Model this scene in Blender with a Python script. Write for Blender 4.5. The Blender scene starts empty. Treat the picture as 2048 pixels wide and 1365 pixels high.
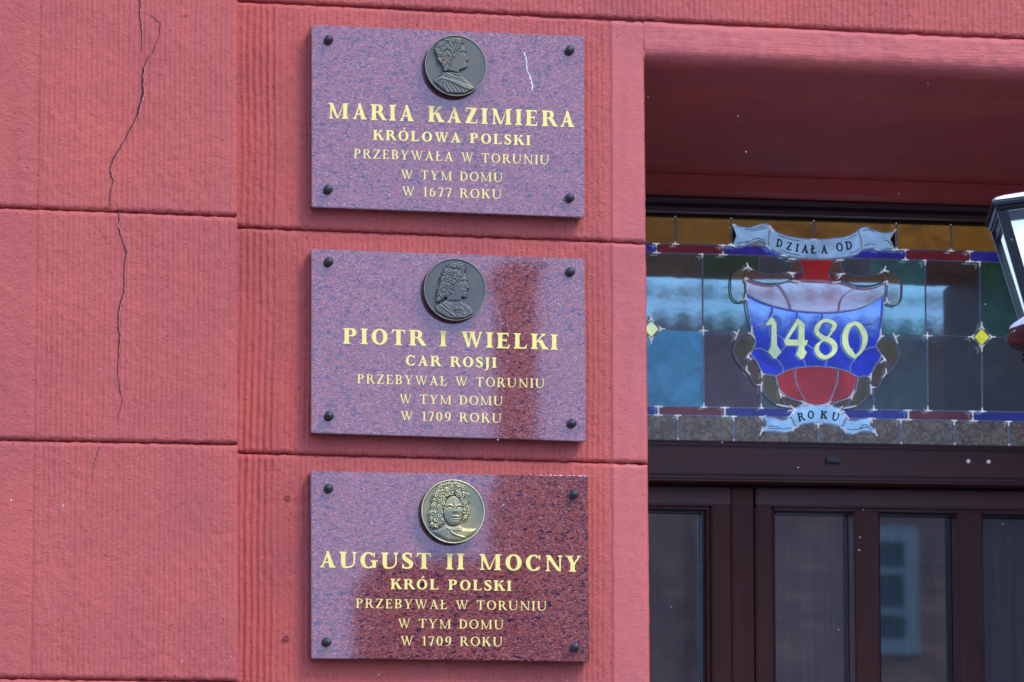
import bpy, bmesh, math, random
import numpy as np
from mathutils import Vector, noise
random.seed(7)
R = math.radians
scene = bpy.context.scene
COL = scene.collection

# ------------------------------------------------------------------ camera
YAW, PITCH = math.atan(0.18), math.atan(0.1518)
F = Vector((math.sin(YAW)*math.cos(PITCH), math.cos(YAW)*math.cos(PITCH), math.sin(PITCH)))
RT = Vector((math.cos(YAW), -math.sin(YAW), 0))
UP = RT.cross(F)
DIST = 9.4
CAMZ = 1.6
CAM = Vector((0, 0, CAMZ + DIST*F.z)) - F*DIST
cd = bpy.data.cameras.new('camera')
cam = bpy.data.objects.new('camera', cd)
COL.objects.link(cam)
cam.location = CAM
cam.rotation_euler = F.to_track_quat('-Z', 'Y').to_euler()
cd.sensor_width = 36
cd.lens = 36*10000/2048
cd.clip_start = 0.1
cd.clip_end = 500
cd.dof.use_dof = True
cd.dof.focus_distance = 9.4
cd.dof.aperture_fstop = 17
scene.camera = cam

# ------------------------------------------------------------------ sky and sun (overcast, snowing)
SUN_EL, SUN_AZ = 48, 205          # azimuth from +Y clockwise
world = bpy.data.worlds.new('World'); scene.world = world; world.use_nodes = True
nt = world.node_tree; nt.nodes.clear()
sky = nt.nodes.new('ShaderNodeTexSky'); sky.sky_type = 'NISHITA'; sky.sun_disc = False
sky.sun_elevation = R(SUN_EL); sky.sun_rotation = R(SUN_AZ); sky.dust_density = 4
bg1 = nt.nodes.new('ShaderNodeBackground'); bg1.inputs['Strength'].default_value = 0.05
nt.links.new(sky.outputs[0], bg1.inputs[0])
bg2 = nt.nodes.new('ShaderNodeBackground'); bg2.inputs['Color'].default_value = (0.43, 0.66, 1.24, 1)
bg2.inputs['Strength'].default_value = 1.35
ad = nt.nodes.new('ShaderNodeAddShader'); wo = nt.nodes.new('ShaderNodeOutputWorld')
nt.links.new(bg1.outputs[0], ad.inputs[0]); nt.links.new(bg2.outputs[0], ad.inputs[1]); nt.links.new(ad.outputs[0], wo.inputs[0])
sl = bpy.data.lights.new('sun', 'SUN'); sl.energy = 1.5; sl.angle = R(16); sl.color = (1.0, 0.88, 0.76)
so = bpy.data.objects.new('sun', sl); COL.objects.link(so)
sd = Vector((math.sin(R(SUN_AZ-60))*math.cos(R(SUN_EL)), math.cos(R(SUN_AZ-60))*math.cos(R(SUN_EL)), math.sin(R(SUN_EL))))
sky.sun_rotation = R(SUN_AZ-60)
so.rotation_euler = sd.to_track_quat('Z', 'Y').to_euler()
scene.view_settings.view_transform = 'Standard'
scene.view_settings.look = 'None'
scene.view_settings.gamma = 1
scene.view_settings.exposure = 0.36
scene.render.engine = 'CYCLES'
scene.cycles.max_bounces = 8

# ------------------------------------------------------------------ pixel of the photograph -> point on the plane Y
def W(px, py, Y=0.0):
    d = F*10000 + RT*(px-1024) + UP*(682.5-py)
    t = (Y-CAM.y)/d.y
    return CAM + d*t
M1 = 9.4/10000.0      # metres per photo pixel on the wall

# ------------------------------------------------------------------ object helpers
def tag(o, label=None, cat=None, group=None, kind=None):
    if label: o['label'] = label
    if cat: o['category'] = cat
    if group: o['group'] = group
    if kind: o['kind'] = kind
    return o
def empty(name, loc, parent=None):
    o = bpy.data.objects.new(name, None); COL.objects.link(o); o.empty_display_size = .05
    o['wl'] = tuple(loc)
    if parent:
        o.parent = parent; o.location = Vector(loc)-Vector(parent['wl'])
    else: o.location = loc
    return o
class MB:
    def __init__(s): s.v = []; s.f = []
    def add(s, vs, fs):
        n = len(s.v); s.v += [tuple(p) for p in vs]; s.f += [tuple(i+n for i in f) for f in fs]; return s
    def box(s, a, b):
        x0, y0, z0 = a; x1, y1, z1 = b
        return s.add([(x0,y0,z0),(x1,y0,z0),(x1,y1,z0),(x0,y1,z0),(x0,y0,z1),(x1,y0,z1),(x1,y1,z1),(x0,y1,z1)],
              [(0,1,5,4),(1,2,6,5),(2,3,7,6),(3,0,4,7),(4,5,6,7),(3,2,1,0)])
    def hexa(s, front, back):       # two quads, same order (TL,TR,BR,BL seen from the street)
        return s.add(list(front)+list(back), [(3,2,1,0),(4,5,6,7),(0,1,5,4),(1,2,6,5),(2,3,7,6),(3,0,4,7)])
    def prism(s, pts, dy):          # pts: 3D polygon, extruded along +Y by dy
        n = len(pts)
        area = sum(pts[i][0]*pts[(i+1) % n][2]-pts[(i+1) % n][0]*pts[i][2] for i in range(n))
        if area < 0: pts = pts[::-1]
        b = [(p[0], p[1]+dy, p[2]) for p in pts]
        fs = [tuple(range(n)), tuple(range(2*n-1, n-1, -1))]
        fs += [(i, i+n, (i+1) % n+n, (i+1) % n) for i in range(n)]
        return s.add(pts+b, fs)
    def lathe(s, prof, c, axis='z', n=24):
        vs = []; fs = []
        for r, h in prof:
            for k in range(n):
                a = 2*math.pi*k/n
                if axis == 'z': vs.append((c[0]+r*math.cos(a), c[1]+r*math.sin(a), c[2]+h))
                else: vs.append((c[0]+r*math.cos(a), c[1]-h, c[2]+r*math.sin(a)))
        m = len(prof)
        for i in range(m-1):
            for k in range(n):
                fs.append((i*n+k, i*n+(k+1) % n, (i+1)*n+(k+1) % n, (i+1)*n+k))
        fs.append(tuple(range(n))[::-1]); fs.append(tuple((m-1)*n+k for k in range(n)))
        return s.add(vs, fs)
    def build(s, name, mat, parent=None, smooth=False, bevel=0, origin=None):
        me = bpy.data.meshes.new(name)
        if parent is not None and origin is None:
            og = Vector(parent['wl'])
        else: og = Vector(origin) if origin is not None else Vector((0, 0, 0))
        me.from_pydata([(x-og.x, y-og.y, z-og.z) for x, y, z in s.v], [], s.f)
        bm = bmesh.new(); bm.from_mesh(me)
        bmesh.ops.recalc_face_normals(bm, faces=bm.faces)
        if bevel:
            bmesh.ops.bevel(bm, geom=[e for e in bm.edges if e.calc_face_angle(0) > .5], offset=bevel, segments=2, affect='EDGES', clamp_overlap=True)
        bm.to_mesh(me); bm.free()
        me.materials.append(mat)
        if smooth: me.shade_smooth()
        o = bpy.data.objects.new(name, me); COL.objects.link(o)
        o['wl'] = tuple(og)
        if parent is not None:
            o.parent = parent
            o.location = og-Vector(parent['wl'])
        else: o.location = og
        return o

# ------------------------------------------------------------------ materials
def mat(name):
    m = bpy.data.materials.new(name); m.use_nodes = True
    t = m.node_tree; p = t.nodes['Principled BSDF']
    return m, t, p
def N(t, typ, **kw):
    n = t.nodes.new(typ)
    for k, v in kw.items():
        if k in n.inputs: n.inputs[k].default_value = v
        else: setattr(n, k, v)
    return n
def pos(t, scale=(1, 1, 1)):
    g = t.nodes.new('ShaderNodeNewGeometry')
    v = t.nodes.new('ShaderNodeVectorMath'); v.operation = 'MULTIPLY'; v.inputs[1].default_value = scale
    t.links.new(g.outputs['Position'], v.inputs[0]); return v.outputs[0]
def ramp(t, src, stops, interp='LINEAR'):
    r = t.nodes.new('ShaderNodeValToRGB'); r.color_ramp.interpolation = interp
    e = r.color_ramp.elements
    while len(e) < len(stops): e.new(0.5)
    for i, (p_, c) in enumerate(stops):
        e[i].position = p_; e[i].color = (*c, 1) if len(c) == 3 else c
    t.links.new(src, r.inputs[0]); return r.outputs[0]
def mix(t, fac, a, b, mode='MIX'):
    m = t.nodes.new('ShaderNodeMix'); m.data_type = 'RGBA'; m.blend_type = mode
    for s_, v in ((m.inputs[0], fac), (m.inputs[6], a), (m.inputs[7], b)):
        if hasattr(v, 'links') or hasattr(v, 'is_linked'): t.links.new(v, s_)
        else: s_.default_value = v if not isinstance(v, tuple) else ((*v, 1) if len(v) == 3 else v)
    return m.outputs[2]
def bump(t, p, h, dist, strength=1.0, prev=None):
    b = t.nodes.new('ShaderNodeBump'); b.inputs['Strength'].default_value = strength; b.inputs['Distance'].default_value = dist
    t.links.new(h, b.inputs['Height'])
    if prev: t.links.new(prev, b.inputs['Normal'])
    t.links.new(b.outputs[0], p.inputs['Normal']); return b.outputs[0]
def noise_n(t, vec, scale, detail=4, rough=.55, dist=0):
    n = N(t, 'ShaderNodeTexNoise', Scale=scale, Detail=detail, Roughness=rough, Distortion=dist)
    t.links.new(vec, n.inputs['Vector']); return n.outputs['Fac']

def painted_stone(name, base, rough=.62, grain=.0012, brush=0):
    m, t, p = mat(name)
    v = pos(t)
    big = noise_n(t, v, 3.2, 4, .6)
    st = noise_n(t, pos(t, (14, 14, 2.2)), 1.6, 5, .65)
    fine = noise_n(t, v, 260, 4, .65)
    b = base
    c = ramp(t, big, [(.3, (b[0]*.80, b[1]*.84, b[2]*.98)), (.52, b), (.75, (b[0]*1.12, b[1]*1.10, b[2]*.98))])
    c = mix(t, ramp(t, st, [(.5, (0, 0, 0)), (.78, (.45, .45, .45))]), c, (b[0]*.86, b[1]*.98, b[2]*1.2))
    run = noise_n(t, pos(t, (16, 16, .9)), 1.0, 6, .7, .4)
    c = mix(t, ramp(t, run, [(.52, (0, 0, 0)), (.72, (.5, .5, .5))]), c, (b[0]*.72, b[1]*.74, b[2]*.82))
    run2 = noise_n(t, pos(t, (9, 9, 1.4)), 1.3, 5, .7, .8)
    c = mix(t, ramp(t, run2, [(.55, (0, 0, 0)), (.75, (.4, .4, .4))]), c, (b[0]*1.12, b[1]*1.35, b[2]*1.25))
    dirt = noise_n(t, pos(t, (1, 1, .5)), 38, 6, .75)
    c = mix(t, ramp(t, dirt, [(.58, (0, 0, 0)), (.78, (.5, .5, .5))]), c, (b[0]*.6, b[1]*.62, b[2]*.62))
    pits = noise_n(t, v, 150, 3, .6)
    pm = ramp(t, pits, [(.27, (1, 1, 1)), (.33, (0, 0, 0))])
    c = mix(t, pm, c, (b[0]*.5, b[1]*.5, b[2]*.5))
    c = mix(t, ramp(t, fine, [(.35, (.35, .35, .35)), (.6, (0, 0, 0))]), c, (b[0]*.84, b[1]*.84, b[2]*.86))
    t.links.new(c, p.inputs['Base Color'])
    p.inputs['Roughness'].default_value = rough
    p.inputs['IOR'].default_value = 1.38
    n1 = bump(t, p, fine, grain, .9)
    mid = noise_n(t, v, 70, 4, .6)
    n2 = bump(t, p, mid, grain*1.6, .8, n1)
    bump(t, p, ramp(t, pits, [(.27, (0, 0, 0)), (.36, (1, 1, 1))]), grain*.8, .8, n2)
    if brush:
        bn = noise_n(t, pos(t, (3.5, 30, 60)), 3.2, 5, .65, .6)
        pr = p.inputs['Normal'].links[0].from_socket
        bump(t, p, bn, brush, .9, pr)
    return m
WALLC = (0.515, 0.106, 0.086)
M_wall = painted_stone('red_painted_stone', WALLC, .62, .0022)
M_smooth = painted_stone('red_painted_smooth', (0.56, 0.132, 0.116), .55, .0011)  # paler than the ribbed wall: lack of self-shadow put into the colour
M_soffit = painted_stone('red_painted_soffit', (0.66, 0.155, 0.130), .6, .0010, .0022)
M_lintel = painted_stone('red_painted_lintel', (0.56, 0.132, 0.116), .55, .0010, .0017)
M_joint = painted_stone('red_painted_joint', (0.36, 0.07, 0.07), .8, .001)

def granite(name, seedv):
    m, t, p = mat(name)
    g = t.nodes.new('ShaderNodeNewGeometry')
    va = t.nodes.new('ShaderNodeVectorMath'); va.operation = 'MULTIPLY_ADD'
    va.inputs[1].default_value = (1, 1, 1.9); va.inputs[2].default_value = (seedv, seedv*.7, seedv*1.3)
    t.links.new(g.outputs['Position'], va.inputs[0]); v = va.outputs[0]
    # crystals lie a little wavy
    wn = N(t, 'ShaderNodeTexNoise', Scale=30.0, Detail=3.0); t.links.new(v, wn.inputs['Vector'])
    wv = t.nodes.new('ShaderNodeVectorMath'); wv.operation = 'MULTIPLY_ADD'; wv.inputs[1].default_value = (.014, .014, .022)
    t.links.new(wn.outputs['Color'], wv.inputs[0]); t.links.new(v, wv.inputs[2]); v2 = wv.outputs[0]
    vo = N(t, 'ShaderNodeTexVoronoi', Scale=330.0); t.links.new(v2, vo.inputs['Vector'])
    sx = t.nodes.new('ShaderNodeSeparateColor'); t.links.new(vo.outputs['Color'], sx.inputs[0])
    c = ramp(t, sx.outputs[0], [(0, (.085, .024, .03)), (.25, (.17, .038, .038)), (.5, (.235, .054, .048)), (.75, (.30, .078, .064)), (.94, (.33, .11, .10)), (1, (.42, .20, .20))])
    blot = noise_n(t, v2, 45, 3, .6)
    c = mix(t, ramp(t, blot, [(.55, (0, 0, 0)), (.7, (.55, .55, .55))]), c, (.34, .085, .058))
    fl = noise_n(t, v2, 120, 2.5, .55)
    c = mix(t, ramp(t, fl, [(.60, (0, 0, 0)), (.64, (.9, .9, .9))]), c, (.014, .010, .035))
    fl2 = noise_n(t, pos(t, (1, 1, 2.7)), 58, 4.5, .64, .8)
    c = mix(t, ramp(t, fl2, [(.60, (0, 0, 0)), (.63, (.97, .97, .97))]), c, (.010, .009, .04))
    sp = N(t, 'ShaderNodeTexVoronoi', Scale=520.0); t.links.new(v, sp.inputs['Vector'])
    s2 = t.nodes.new('ShaderNodeSeparateColor'); t.links.new(sp.outputs['Color'], s2.inputs[0])
    c = mix(t, ramp(t, s2.outputs[1], [(.965, (0, 0, 0)), (.98, (.55, .55, .55))]), c, (.5, .44, .48))
    t.links.new(c, p.inputs['Base Color'])
    p.inputs['Roughness'].default_value = .03
    p.inputs['IOR'].default_value = 1.96; p.inputs['Specular Tint'].default_value = (.90, .86, 1, 1)
    h = noise_n(t, v, 14, 2, .5); bump(t, p, h, .0002, .1)
    return m

def simple(name, col, rough=.5, metal=0, nscale=0, nvar=.25, bscale=0, bdist=0, ior=1.45, emis=0, vec=(1, 1, 1)):
    m, t, p = mat(name)
    p.inputs['Roughness'].default_value = rough; p.inputs['Metallic'].default_value = metal; p.inputs['IOR'].default_value = ior
    p.inputs['Base Color'].default_value = (*col, 1)
    if nscale:
        n = noise_n(t, pos(t, vec), nscale, 4, .6)
        c = ramp(t, n, [(.3, tuple(x*(1-nvar) for x in col)), (.7, tuple(min(1, x*(1+nvar)) for x in col))])
        t.links.new(c, p.inputs['Base Color'])
        if emis: t.links.new(c, p.inputs['Emission Color'])
    if emis:
        p.inputs['Emission Strength'].default_value = emis
        if not nscale: p.inputs['Emission Color'].default_value = (*col, 1)
    if bscale:
        h = noise_n(t, pos(t, vec), bscale, 3, .6); bump(t, p, h, bdist, 1)
    return m
M_letter = simple('pale_yellow_letter_paint', (.92, .76, .21), .45, nscale=90, nvar=.06)
M_bolt = simple('dark_patinated_knob', (.055, .065, .068), .42, .35, nscale=200, nvar=.4, bscale=300, bdist=.0006)
M_wood = simple('brown_painted_wood', (.108, .046, .038), .5, nscale=20, nvar=.16, bscale=60, bdist=.0003, vec=(1, 1, .12), ior=1.35)
M_woodh = simple('brown_painted_wood_horizontal', (.108, .046, .038), .42, nscale=20, nvar=.2, bscale=60, bdist=.0004, vec=(.12, 1, 1), ior=1.38)
M_wood.node_tree.nodes['Principled BSDF'].inputs['Specular IOR Level'].default_value = .22
M_bead = simple('dark_glazing_bead', (.022, .016, .024), .3, nscale=20, nvar=.2, ior=1.55)
M_frame = simple('grey_brown_frame', (.085, .065, .075), .3, nscale=40, nvar=.25, vec=(.1, 1, 3), ior=1.6)
M_dark = simple('dark_gap', (.008, .006, .007), .8)
M_lead = simple('grey_lead_came', (.36, .42, .56), .42, .25, nscale=90, nvar=.3)
M_leadp = simple('lit_lead_came', (.42, .48, .68), .4, .2, nscale=90, nvar=.3, emis=.10)  # lit copy of the lead: caught light put into colour and glow
M_solder = simple('bright_solder', (.85, .92, 1.0), .45, .0, emis=.22)  # white tone and glow stand in for light reflected by the joints
M_snow = simple('snow', (.85, .88, .93), .8, bscale=120, bdist=.003)
M_black = simple('black_painted_iron', (.012, .013, .016), .28, bscale=90, bdist=.0006, ior=1.55)
M_opal = simple('opal_lamp_glass', (.62, .82, .95), .18, emis=.75)  # self-glow put in for skylight passing through the milky glass
M_screw = simple('white_screw_cap', (.85, .88, .9), .4, emis=.15)  # slight self-glow brightens the caps
M_crack = simple('dark_crack', (.045, .012, .018), .9)
M_brass_stain = simple('rust_yellow_drip', (.36, .20, .12), .6)
M_drip = simple('white_lime_drip', (.72, .72, .78), .6)
M_ink = simple('black_glass_paint', (.012, .012, .03), .5)
M_curtain = simple('grey_sheer_curtain', (.14, .12, .115), .8, nscale=30, nvar=.3, vec=(4, 1, .1))

# ------------------------------------------------------------------ the house
HO = (0.0, 0.0, 0.0)
house = empty('house', HO)
tag(house, 'red painted stone house front with combed blocks and a deep brown doorway', 'building')
YP = -0.12        # face of the proud left pier
YM = 0.0          # face of the wall with the plaques
YD = 1.15         # back of the doorway

def fn(x, z, s, k=0): return noise.noise(Vector((x*s+k, k*1.7, z*s)))
def block(name, TL, TR, BR, BL, Y, ribs=None, res=.0022, rows=.008, mt=None, smooths=(), edge=.006, depth=.05, grooves=(), amp=.0012, seed=0, drop=.005, round_right=0, px=True, flush_z=99, split_x=None):
    """one stone: a dense front face with tooling, worn edges and sides"""
    if px: c = [W(*q, Y) for q in (TL, TR, BR, BL)]
    else: c = [Vector((q[0], Y, q[1])) for q in (TL, TR, BR, BL)]
    w = (c[1]-c[0]).length; h = (c[0]-c[3]).length
    nx = max(8, int(w/res)); nz = max(6, int(h/rows))
    # cluster rows near the top and bottom edges
    zs = sorted(set([0, .0015/h, .004/h, .008/h] + [i/nz for i in range(1, nz)] + [1-.008/h, 1-.004/h, 1-.0015/h, 1]))
    xs = sorted(set([0, .0015/w, .004/w] + [i/nx for i in range(1, nx)] + [1-.004/w, 1-.0015/w, 1]))
    mb = MB(); vs = []; ncol = len(xs); nrow = len(zs)
    for b in zs:
        for a in xs:
            top = c[0].lerp(c[1], a); bot = c[3].lerp(c[2], a)
            P = top.lerp(bot, b)
            X, Z = P.x, P.z
            dt = b*h; db = (1-b)*h; dl = a*w; dr = (1-a)*w
            ex = min(dl, dr); ez = min(dt, db)
            h0 = 0
            if ribs:
                for (xa, xb, sp, am) in ribs:
                    if xa < X < xb:
                        f = min(1, (X-xa)/.006, (xb-X)/.006)
                        ph = X/sp + .30*fn(X, Z, 5, 3+seed) + .10*fn(X, Z, 30, 8)
                        k = math.floor(ph)
                        am2 = am*(.55+.9*abs(noise.noise(Vector((k*.73+seed, Z*2.2, 1.3)))) + .45*fn(X, Z, 5, 9))
                        cc = .5+.5*math.cos(2*math.pi*ph)
                        h0 += f*am2*(cc**1.4 - .5) + f*.0013*fn(X, Z, 110, 5)
                        ff = min(1, ez/.012)
                        h0 *= .3+.7*ff
            h0 += .0018*fn(X, Z, 9, 2+seed) + .0005*fn(X, Z, 60, 4)
            for (gx, gw, gd) in grooves:
                d = abs(X-gx-.0012*fn(gx, Z, 14, 6))
                if d < gw: h0 -= gd*(1-(d/gw)**2)
            e = min(ez+.0022*fn(X, Z, 90, 7), ex+.002*fn(X, Z, 70, 6))
            e = max(0, e)
            if Z > flush_z: e = max(0, min(ez, dl)+.0022*fn(X, Z, 90, 7))
            if e < edge: h0 -= drop*(1-e/edge)**2
            if round_right and dr < round_right and Z < flush_z: h0 -= (round_right-math.sqrt(max(0, round_right**2-(round_right-dr)**2)))
            j = Vector((0, 0, 0))
            if ez < .001: j.z = (.0022*fn(X, Z*0, 55, 1+seed*3)+.0012*fn(X, 0, 150, 11+seed))*(1 if dt < db else -1)
            if ex < .001: j.x = .0018*fn(0, Z, 50, 3+seed)
            vs.append((X+j.x, Y-h0, Z+j.z))
    fs = []
    for r in range(nrow-1):
        for q in range(ncol-1):
            i = r*ncol+q; fs.append((i, i+ncol, i+ncol+1, i+1))
    # sides
    n0 = len(vs)
    ring = [q for q in range(ncol)] + [r*ncol+ncol-1 for r in range(1, nrow)] + [(nrow-1)*ncol+q for q in range(ncol-2, -1, -1)] + [r*ncol for r in range(nrow-2, 0, -1)]
    for i in ring: vs.append((vs[i][0], Y+depth, vs[i][2]))
    L = len(ring)
    for k in range(L): fs.append((ring[k], ring[(k+1) % L], n0+(k+1) % L, n0+k))
    mb.add(vs, fs)
    o = mb.build(name, mt or M_wall, house, smooth=True)
    if split_x is not None:
        o.data.materials.append(M_smooth)
        for f in o.data.polygons:
            if f.center.x > split_x: f.material_index = 1
    return o

def wx(px, py, Y): return W(px, py, Y).x
# ---- left pier, proud of the wall
G = 1.9  # half joint in photo pixels
rl = [(wx(76, 600, YP), wx(474, 600, YP), .0096, .0018)]
gl = [(wx(72, 600, YP), .0035, .0022)]
def lineY(p, q, x): return p[1]+(q[1]-p[1])*(x-p[0])/(q[0]-p[0])
LJ = [((0, -45), (475, -24)), ((0, 415), (475, 433)), ((0, 880), (475, 889)), ((0, 1357), (475, 1364)), ((0, 1822), (475, 1824)), ((0, 2290), (475, 2286)), ((0, 2760), (475, 2750)), ((0, 3300), (475, 3285))]
XL = -330
def redge(y): return 474.5+3*(y/1365)
blocks_left = []
for i in range(len(LJ)):
    a = LJ[i-1] if i else ((0, -520), (475, -494))
    b = LJ[i]
    xr = 474.5
    t0, t1 = lineY(*a, XL)+G, lineY(*a, xr)+G
    b0, b1 = lineY(*b, XL)-G, lineY(*b, xr)-G
    fine = 1 <= i <= 4
    o = block('stone_block', (XL, t0), (redge(t1), t1), (redge(b1), b1), (XL, b0), YP, ribs=rl, grooves=gl,
              res=.0021 if fine else .006, rows=.009 if fine else .03, seed=i, depth=.3)
    blocks_left.append(o)
# ---- wall with the plaques
XW0 = 462
MJ = [((477, 2), (1220, 39)), ((477, 455), (1220, 484)), ((477, 906), (1220, 926)), ((477, 1372), (1220, 1384)), ((477, 1838), (1220, 1842)), ((477, 2305), (1220, 2300)), ((477, 2770), (1220, 2758)), ((477, 3300), (1220, 3280))]
def jamb(y): return 1291.5+11.5*((y-115)/1250)
XJ = [wx(jamb(y), y, YM) for y in (115, 1365)]
xg = wx(1221, 700, YM)
ribm = [(wx(476, 600, YM), wx(560, 600, YM), .0125, .0038), (wx(560, 600, YM), wx(1217, 600, YM), .0104, .0019)]
for i in range(1, len(MJ)):
    a, b = MJ[i-1], MJ[i]
    fine = i <= 3
    t0, t1 = lineY(*a, XW0)+G, lineY(*a, 1292)+G
    b0, b1 = lineY(*b, XW0)-G, lineY(*b, 1298)-G
    if i == 1: t1 = lineY(*a, 1292)+G
    block('stone_block', (XW0, t0), (jamb(t1), t1), (jamb(b1), b1), (XW0, b0), YM, ribs=ribm, grooves=[(xg, .0042, .0042)],
          res=.0021 if fine else .007, rows=.008 if fine else .03, seed=20+i, depth=.10, round_right=.012, flush_z=W(1300, 118, YM).z, split_x=xg)
# ---- long ribbed course above the doorway and the blocks over it
ribt = [(wx(476, 20, YM), 3.0, .0108, .0022)]
def topj(x): return 2+(x-477)*(75.0/1571)
xr_ = 2700
c0, c1 = W(XW0, topj(XW0)-G, YM), W(xr_, topj(xr_)-G, YM)
zt = c0.z; 
mbx = block('stone_block', (c0.x, zt+.42), (2.3, zt+.42), (2.3, W(2048, topj(2048)-G, YM).z+(2.3-W(2048, 90, YM).x)*(W(2048, topj(2048)-G, YM).z-c0.z)/(W(2048, 90, YM).x-c0.x)), (c0.x, c0.z), YM, ribs=ribt, seed=41, depth=.10, px=False)
# plain masonry out of the frame, so the place goes on
XJL = (XJ[0]+XJ[1])/2
X_RJ = 1.512
Zlip = W(1300, 128, YM).z        # underside of the lintel
m_ = MB()
m_.box((-6, .02, zt+.43), (6, .5, 9))
m_.build('upper_wall', M_wall, house)
m_ = MB(); m_.box((-6, YP+.002, 0), (W(XL, 700, YP).x-.006, .5, 9)); m_.build('side_wall', M_wall, house)
m_ = MB(); m_.box((W(XL, 700, YP).x-.004, YP+.004, W(0, -520, YP).z+.01), (W(475, -500, YP).x, .3, 9)); m_.build('upper_pier', M_wall, house)
# core behind the joints
m_ = MB()
m_.box((W(XL, 700, YP).x, YP+.0115, -.01), (W(473, 700, YP).x-.01, .4, 5.2))
m_.build('joint_mortar', M_joint, house)
m_ = MB()
m_.box((W(470, 700, YM).x-.03, YM+.0105, -.01), (XJL-.028, .6, Zlip+.02))
m_.box((W(470, 700, YM).x-.03, YM+.0105, Zlip+.065), (2.3, .6, zt+.425))
m_.build('joint_mortar', M_joint, house)
# left and right jambs of the deep doorway
m_ = MB(); m_.box((XJL-.027, .04, 0), (XJL-.006, 1.4, Zlip+.03)); m_.build('jamb', M_smooth, house)
m_ = MB(); m_.box((X_RJ, .0, 0), (X_RJ+.12, 1.4, Zlip+.0)); m_.build('jamb', M_wood, house, bevel=.005)
m_ = MB(); m_.box((X_RJ+.121, .004, 0), (6, .5, zt+.42)); m_.build('side_wall', M_wall, house)

# ---- lintel with its rounded lower lip, and the soffit
def lintel():
    mb = MB()
    xa = XJ[0]-.0025; xb = X_RJ+.14
    nxs = 420; prof_n = 26
    vs = []; fs = []
    r = .032
    for i in range(nxs+1):
        X = xa+(xb-xa)*i/nxs
        # joint above and the lip below both run on in perspective; tiny unevenness
        px = 1220+(X-W(1220, 60, 0).x)/(W(2048, 100, 0).x-W(1220, 60, 0).x)*(2048-1220)
        ztop = W(px, topj(px)+G+1, YM).z + .0022*fn(X, 0, 45, 2)
        zb = Zlip + .003*fn(X, 0, 7, 5)
        prof = []
        prof.append((.06, ztop)); prof.append((.004, ztop)); prof.append((0, ztop-.005))
        for k in range(1, 7): prof.append((0, ztop-.005+(zb+r-ztop+.005)*k/7))
        for k in range(0, 11):
            a = math.pi/2*k/10
            prof.append((r*1.5*(1-math.cos(a)), zb+r-r*math.sin(a)))
        for k in range(1, 6): prof.append((r*1.5+.16*k/5, zb+(Zlip-.0012-zb)*k/5))
        for j, (y, z) in enumerate(prof):
            u = .0016*fn(X*2.5, z+y, 22, 4)+.0012*fn(X*1.2, (z+y)*3, 40, 9) + .0024*fn(X, z+y, 6, 1)
            if X < XJL-.004 and z < Zlip+r: pass
            if j > len(prof)-6: u *= (len(prof)-1-j)/6
            vs.append((X, y-(u if j > 2 else 0), z-(u*.5 if j > 9 else 0)))
        pn = len(prof)
    for i in range(nxs):
        for j in range(pn-1):
            a = i*pn+j; fs.append((a, a+1, a+pn+1, a+pn))
    mb.add(vs, fs)
    return mb.build('lintel', M_lintel, house, smooth=True)
# the lintel starts at the inner jamb edge; over the jamb the stone above is plain
lint = lintel()
m_ = MB(); m_.box((XJL-.03, .185, Zlip-.001), (X_RJ+.10, YD, Zlip+.06)); m_.build('soffit', M_soffit, house)
m_ = MB(); m_.box((XJL-.03, YD-.05, W(1600, 391, YD-.05).z+.004), (X_RJ, YD+.1, Zlip-.002)); hb = m_.build('header', M_soffit, house)
# ---- cracks in the pier
def ribbon(pts, ws, Y, name, mt, parent, th=.0006, rag=0):
    mb = MB(); q = []
    for i, (x, y) in enumerate(pts):
        q.append(W(x, y, Y))
    L = []; Rr = []
    for i, p in enumerate(q):
        d = (q[min(i+1, len(q)-1)]-q[max(i-1, 0)]); n = Vector((-d.z, 0, d.x)).normalized()
        wv = ws[i]*M1/2
        L.append(p+n*wv); Rr.append(p-n*wv)
    for i in range(len(q)-1):
        mb.hexa([L[i], L[i+1], Rr[i+1], Rr[i]], [v+Vector((0, th, 0)) for v in (L[i], L[i+1], Rr[i+1], Rr[i])])
    return mb.build(name, mt, parent)
def jagged(path, wide, seed, step=4, amp=1.5):
    random.seed(seed); pts = []; ws = []
    for i in range(len(path)-1):
        a, b = path[i], path[i+1]; n = max(1, int(math.dist(a, b)/step))
        for k in range(n):
            t = k/n; pts.append((a[0]+(b[0]-a[0])*t+random.uniform(-amp, amp), a[1]+(b[1]-a[1])*t))
            ws.append(max(.5, (wide[i]+(wide[i+1]-wide[i])*t)*random.uniform(.55, 1.4)))
    pts.append(path[-1]); ws.append(.4); return pts, ws
YC = YP-.0016
M_lip = simple('paler_crack_edge', (.58, .19, .16), .8)  # paler strip along one side of each crack
def crack(path, wide, seed, par):
    p, w = jagged(path, wide, seed); ribbon(p, w, YC, 'crack', M_crack, par)
    ribbon([(x+a*.5+1.0, y) for (x, y), a in zip(p, w)], [max(.4, .7*a) for a in w], YC+.0002, 'crack_lip', M_lip, par)
crack([(281, -30), (280, 30), (283, 70), (284, 105)], [2.4, 2.2, 1.6, .8], 1, blocks_left[1])
crack([(297, 112), (286, 140), (286, 185), (275, 230), (262, 255), (243, 292), (226, 322), (220, 338), (226, 362), (219, 395), (221, 410)], [1.6, 2.6, 3, 2.4, 2.4, 2, 2.4, 2, 1.8, 1.5, 1], 2, blocks_left[1])
crack([(302, 30), (320, 45), (319, 70), (305, 105), (297, 112)], [.6, 1.0, 1.0, 1.2, 1.4], 3, blocks_left[1])
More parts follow.
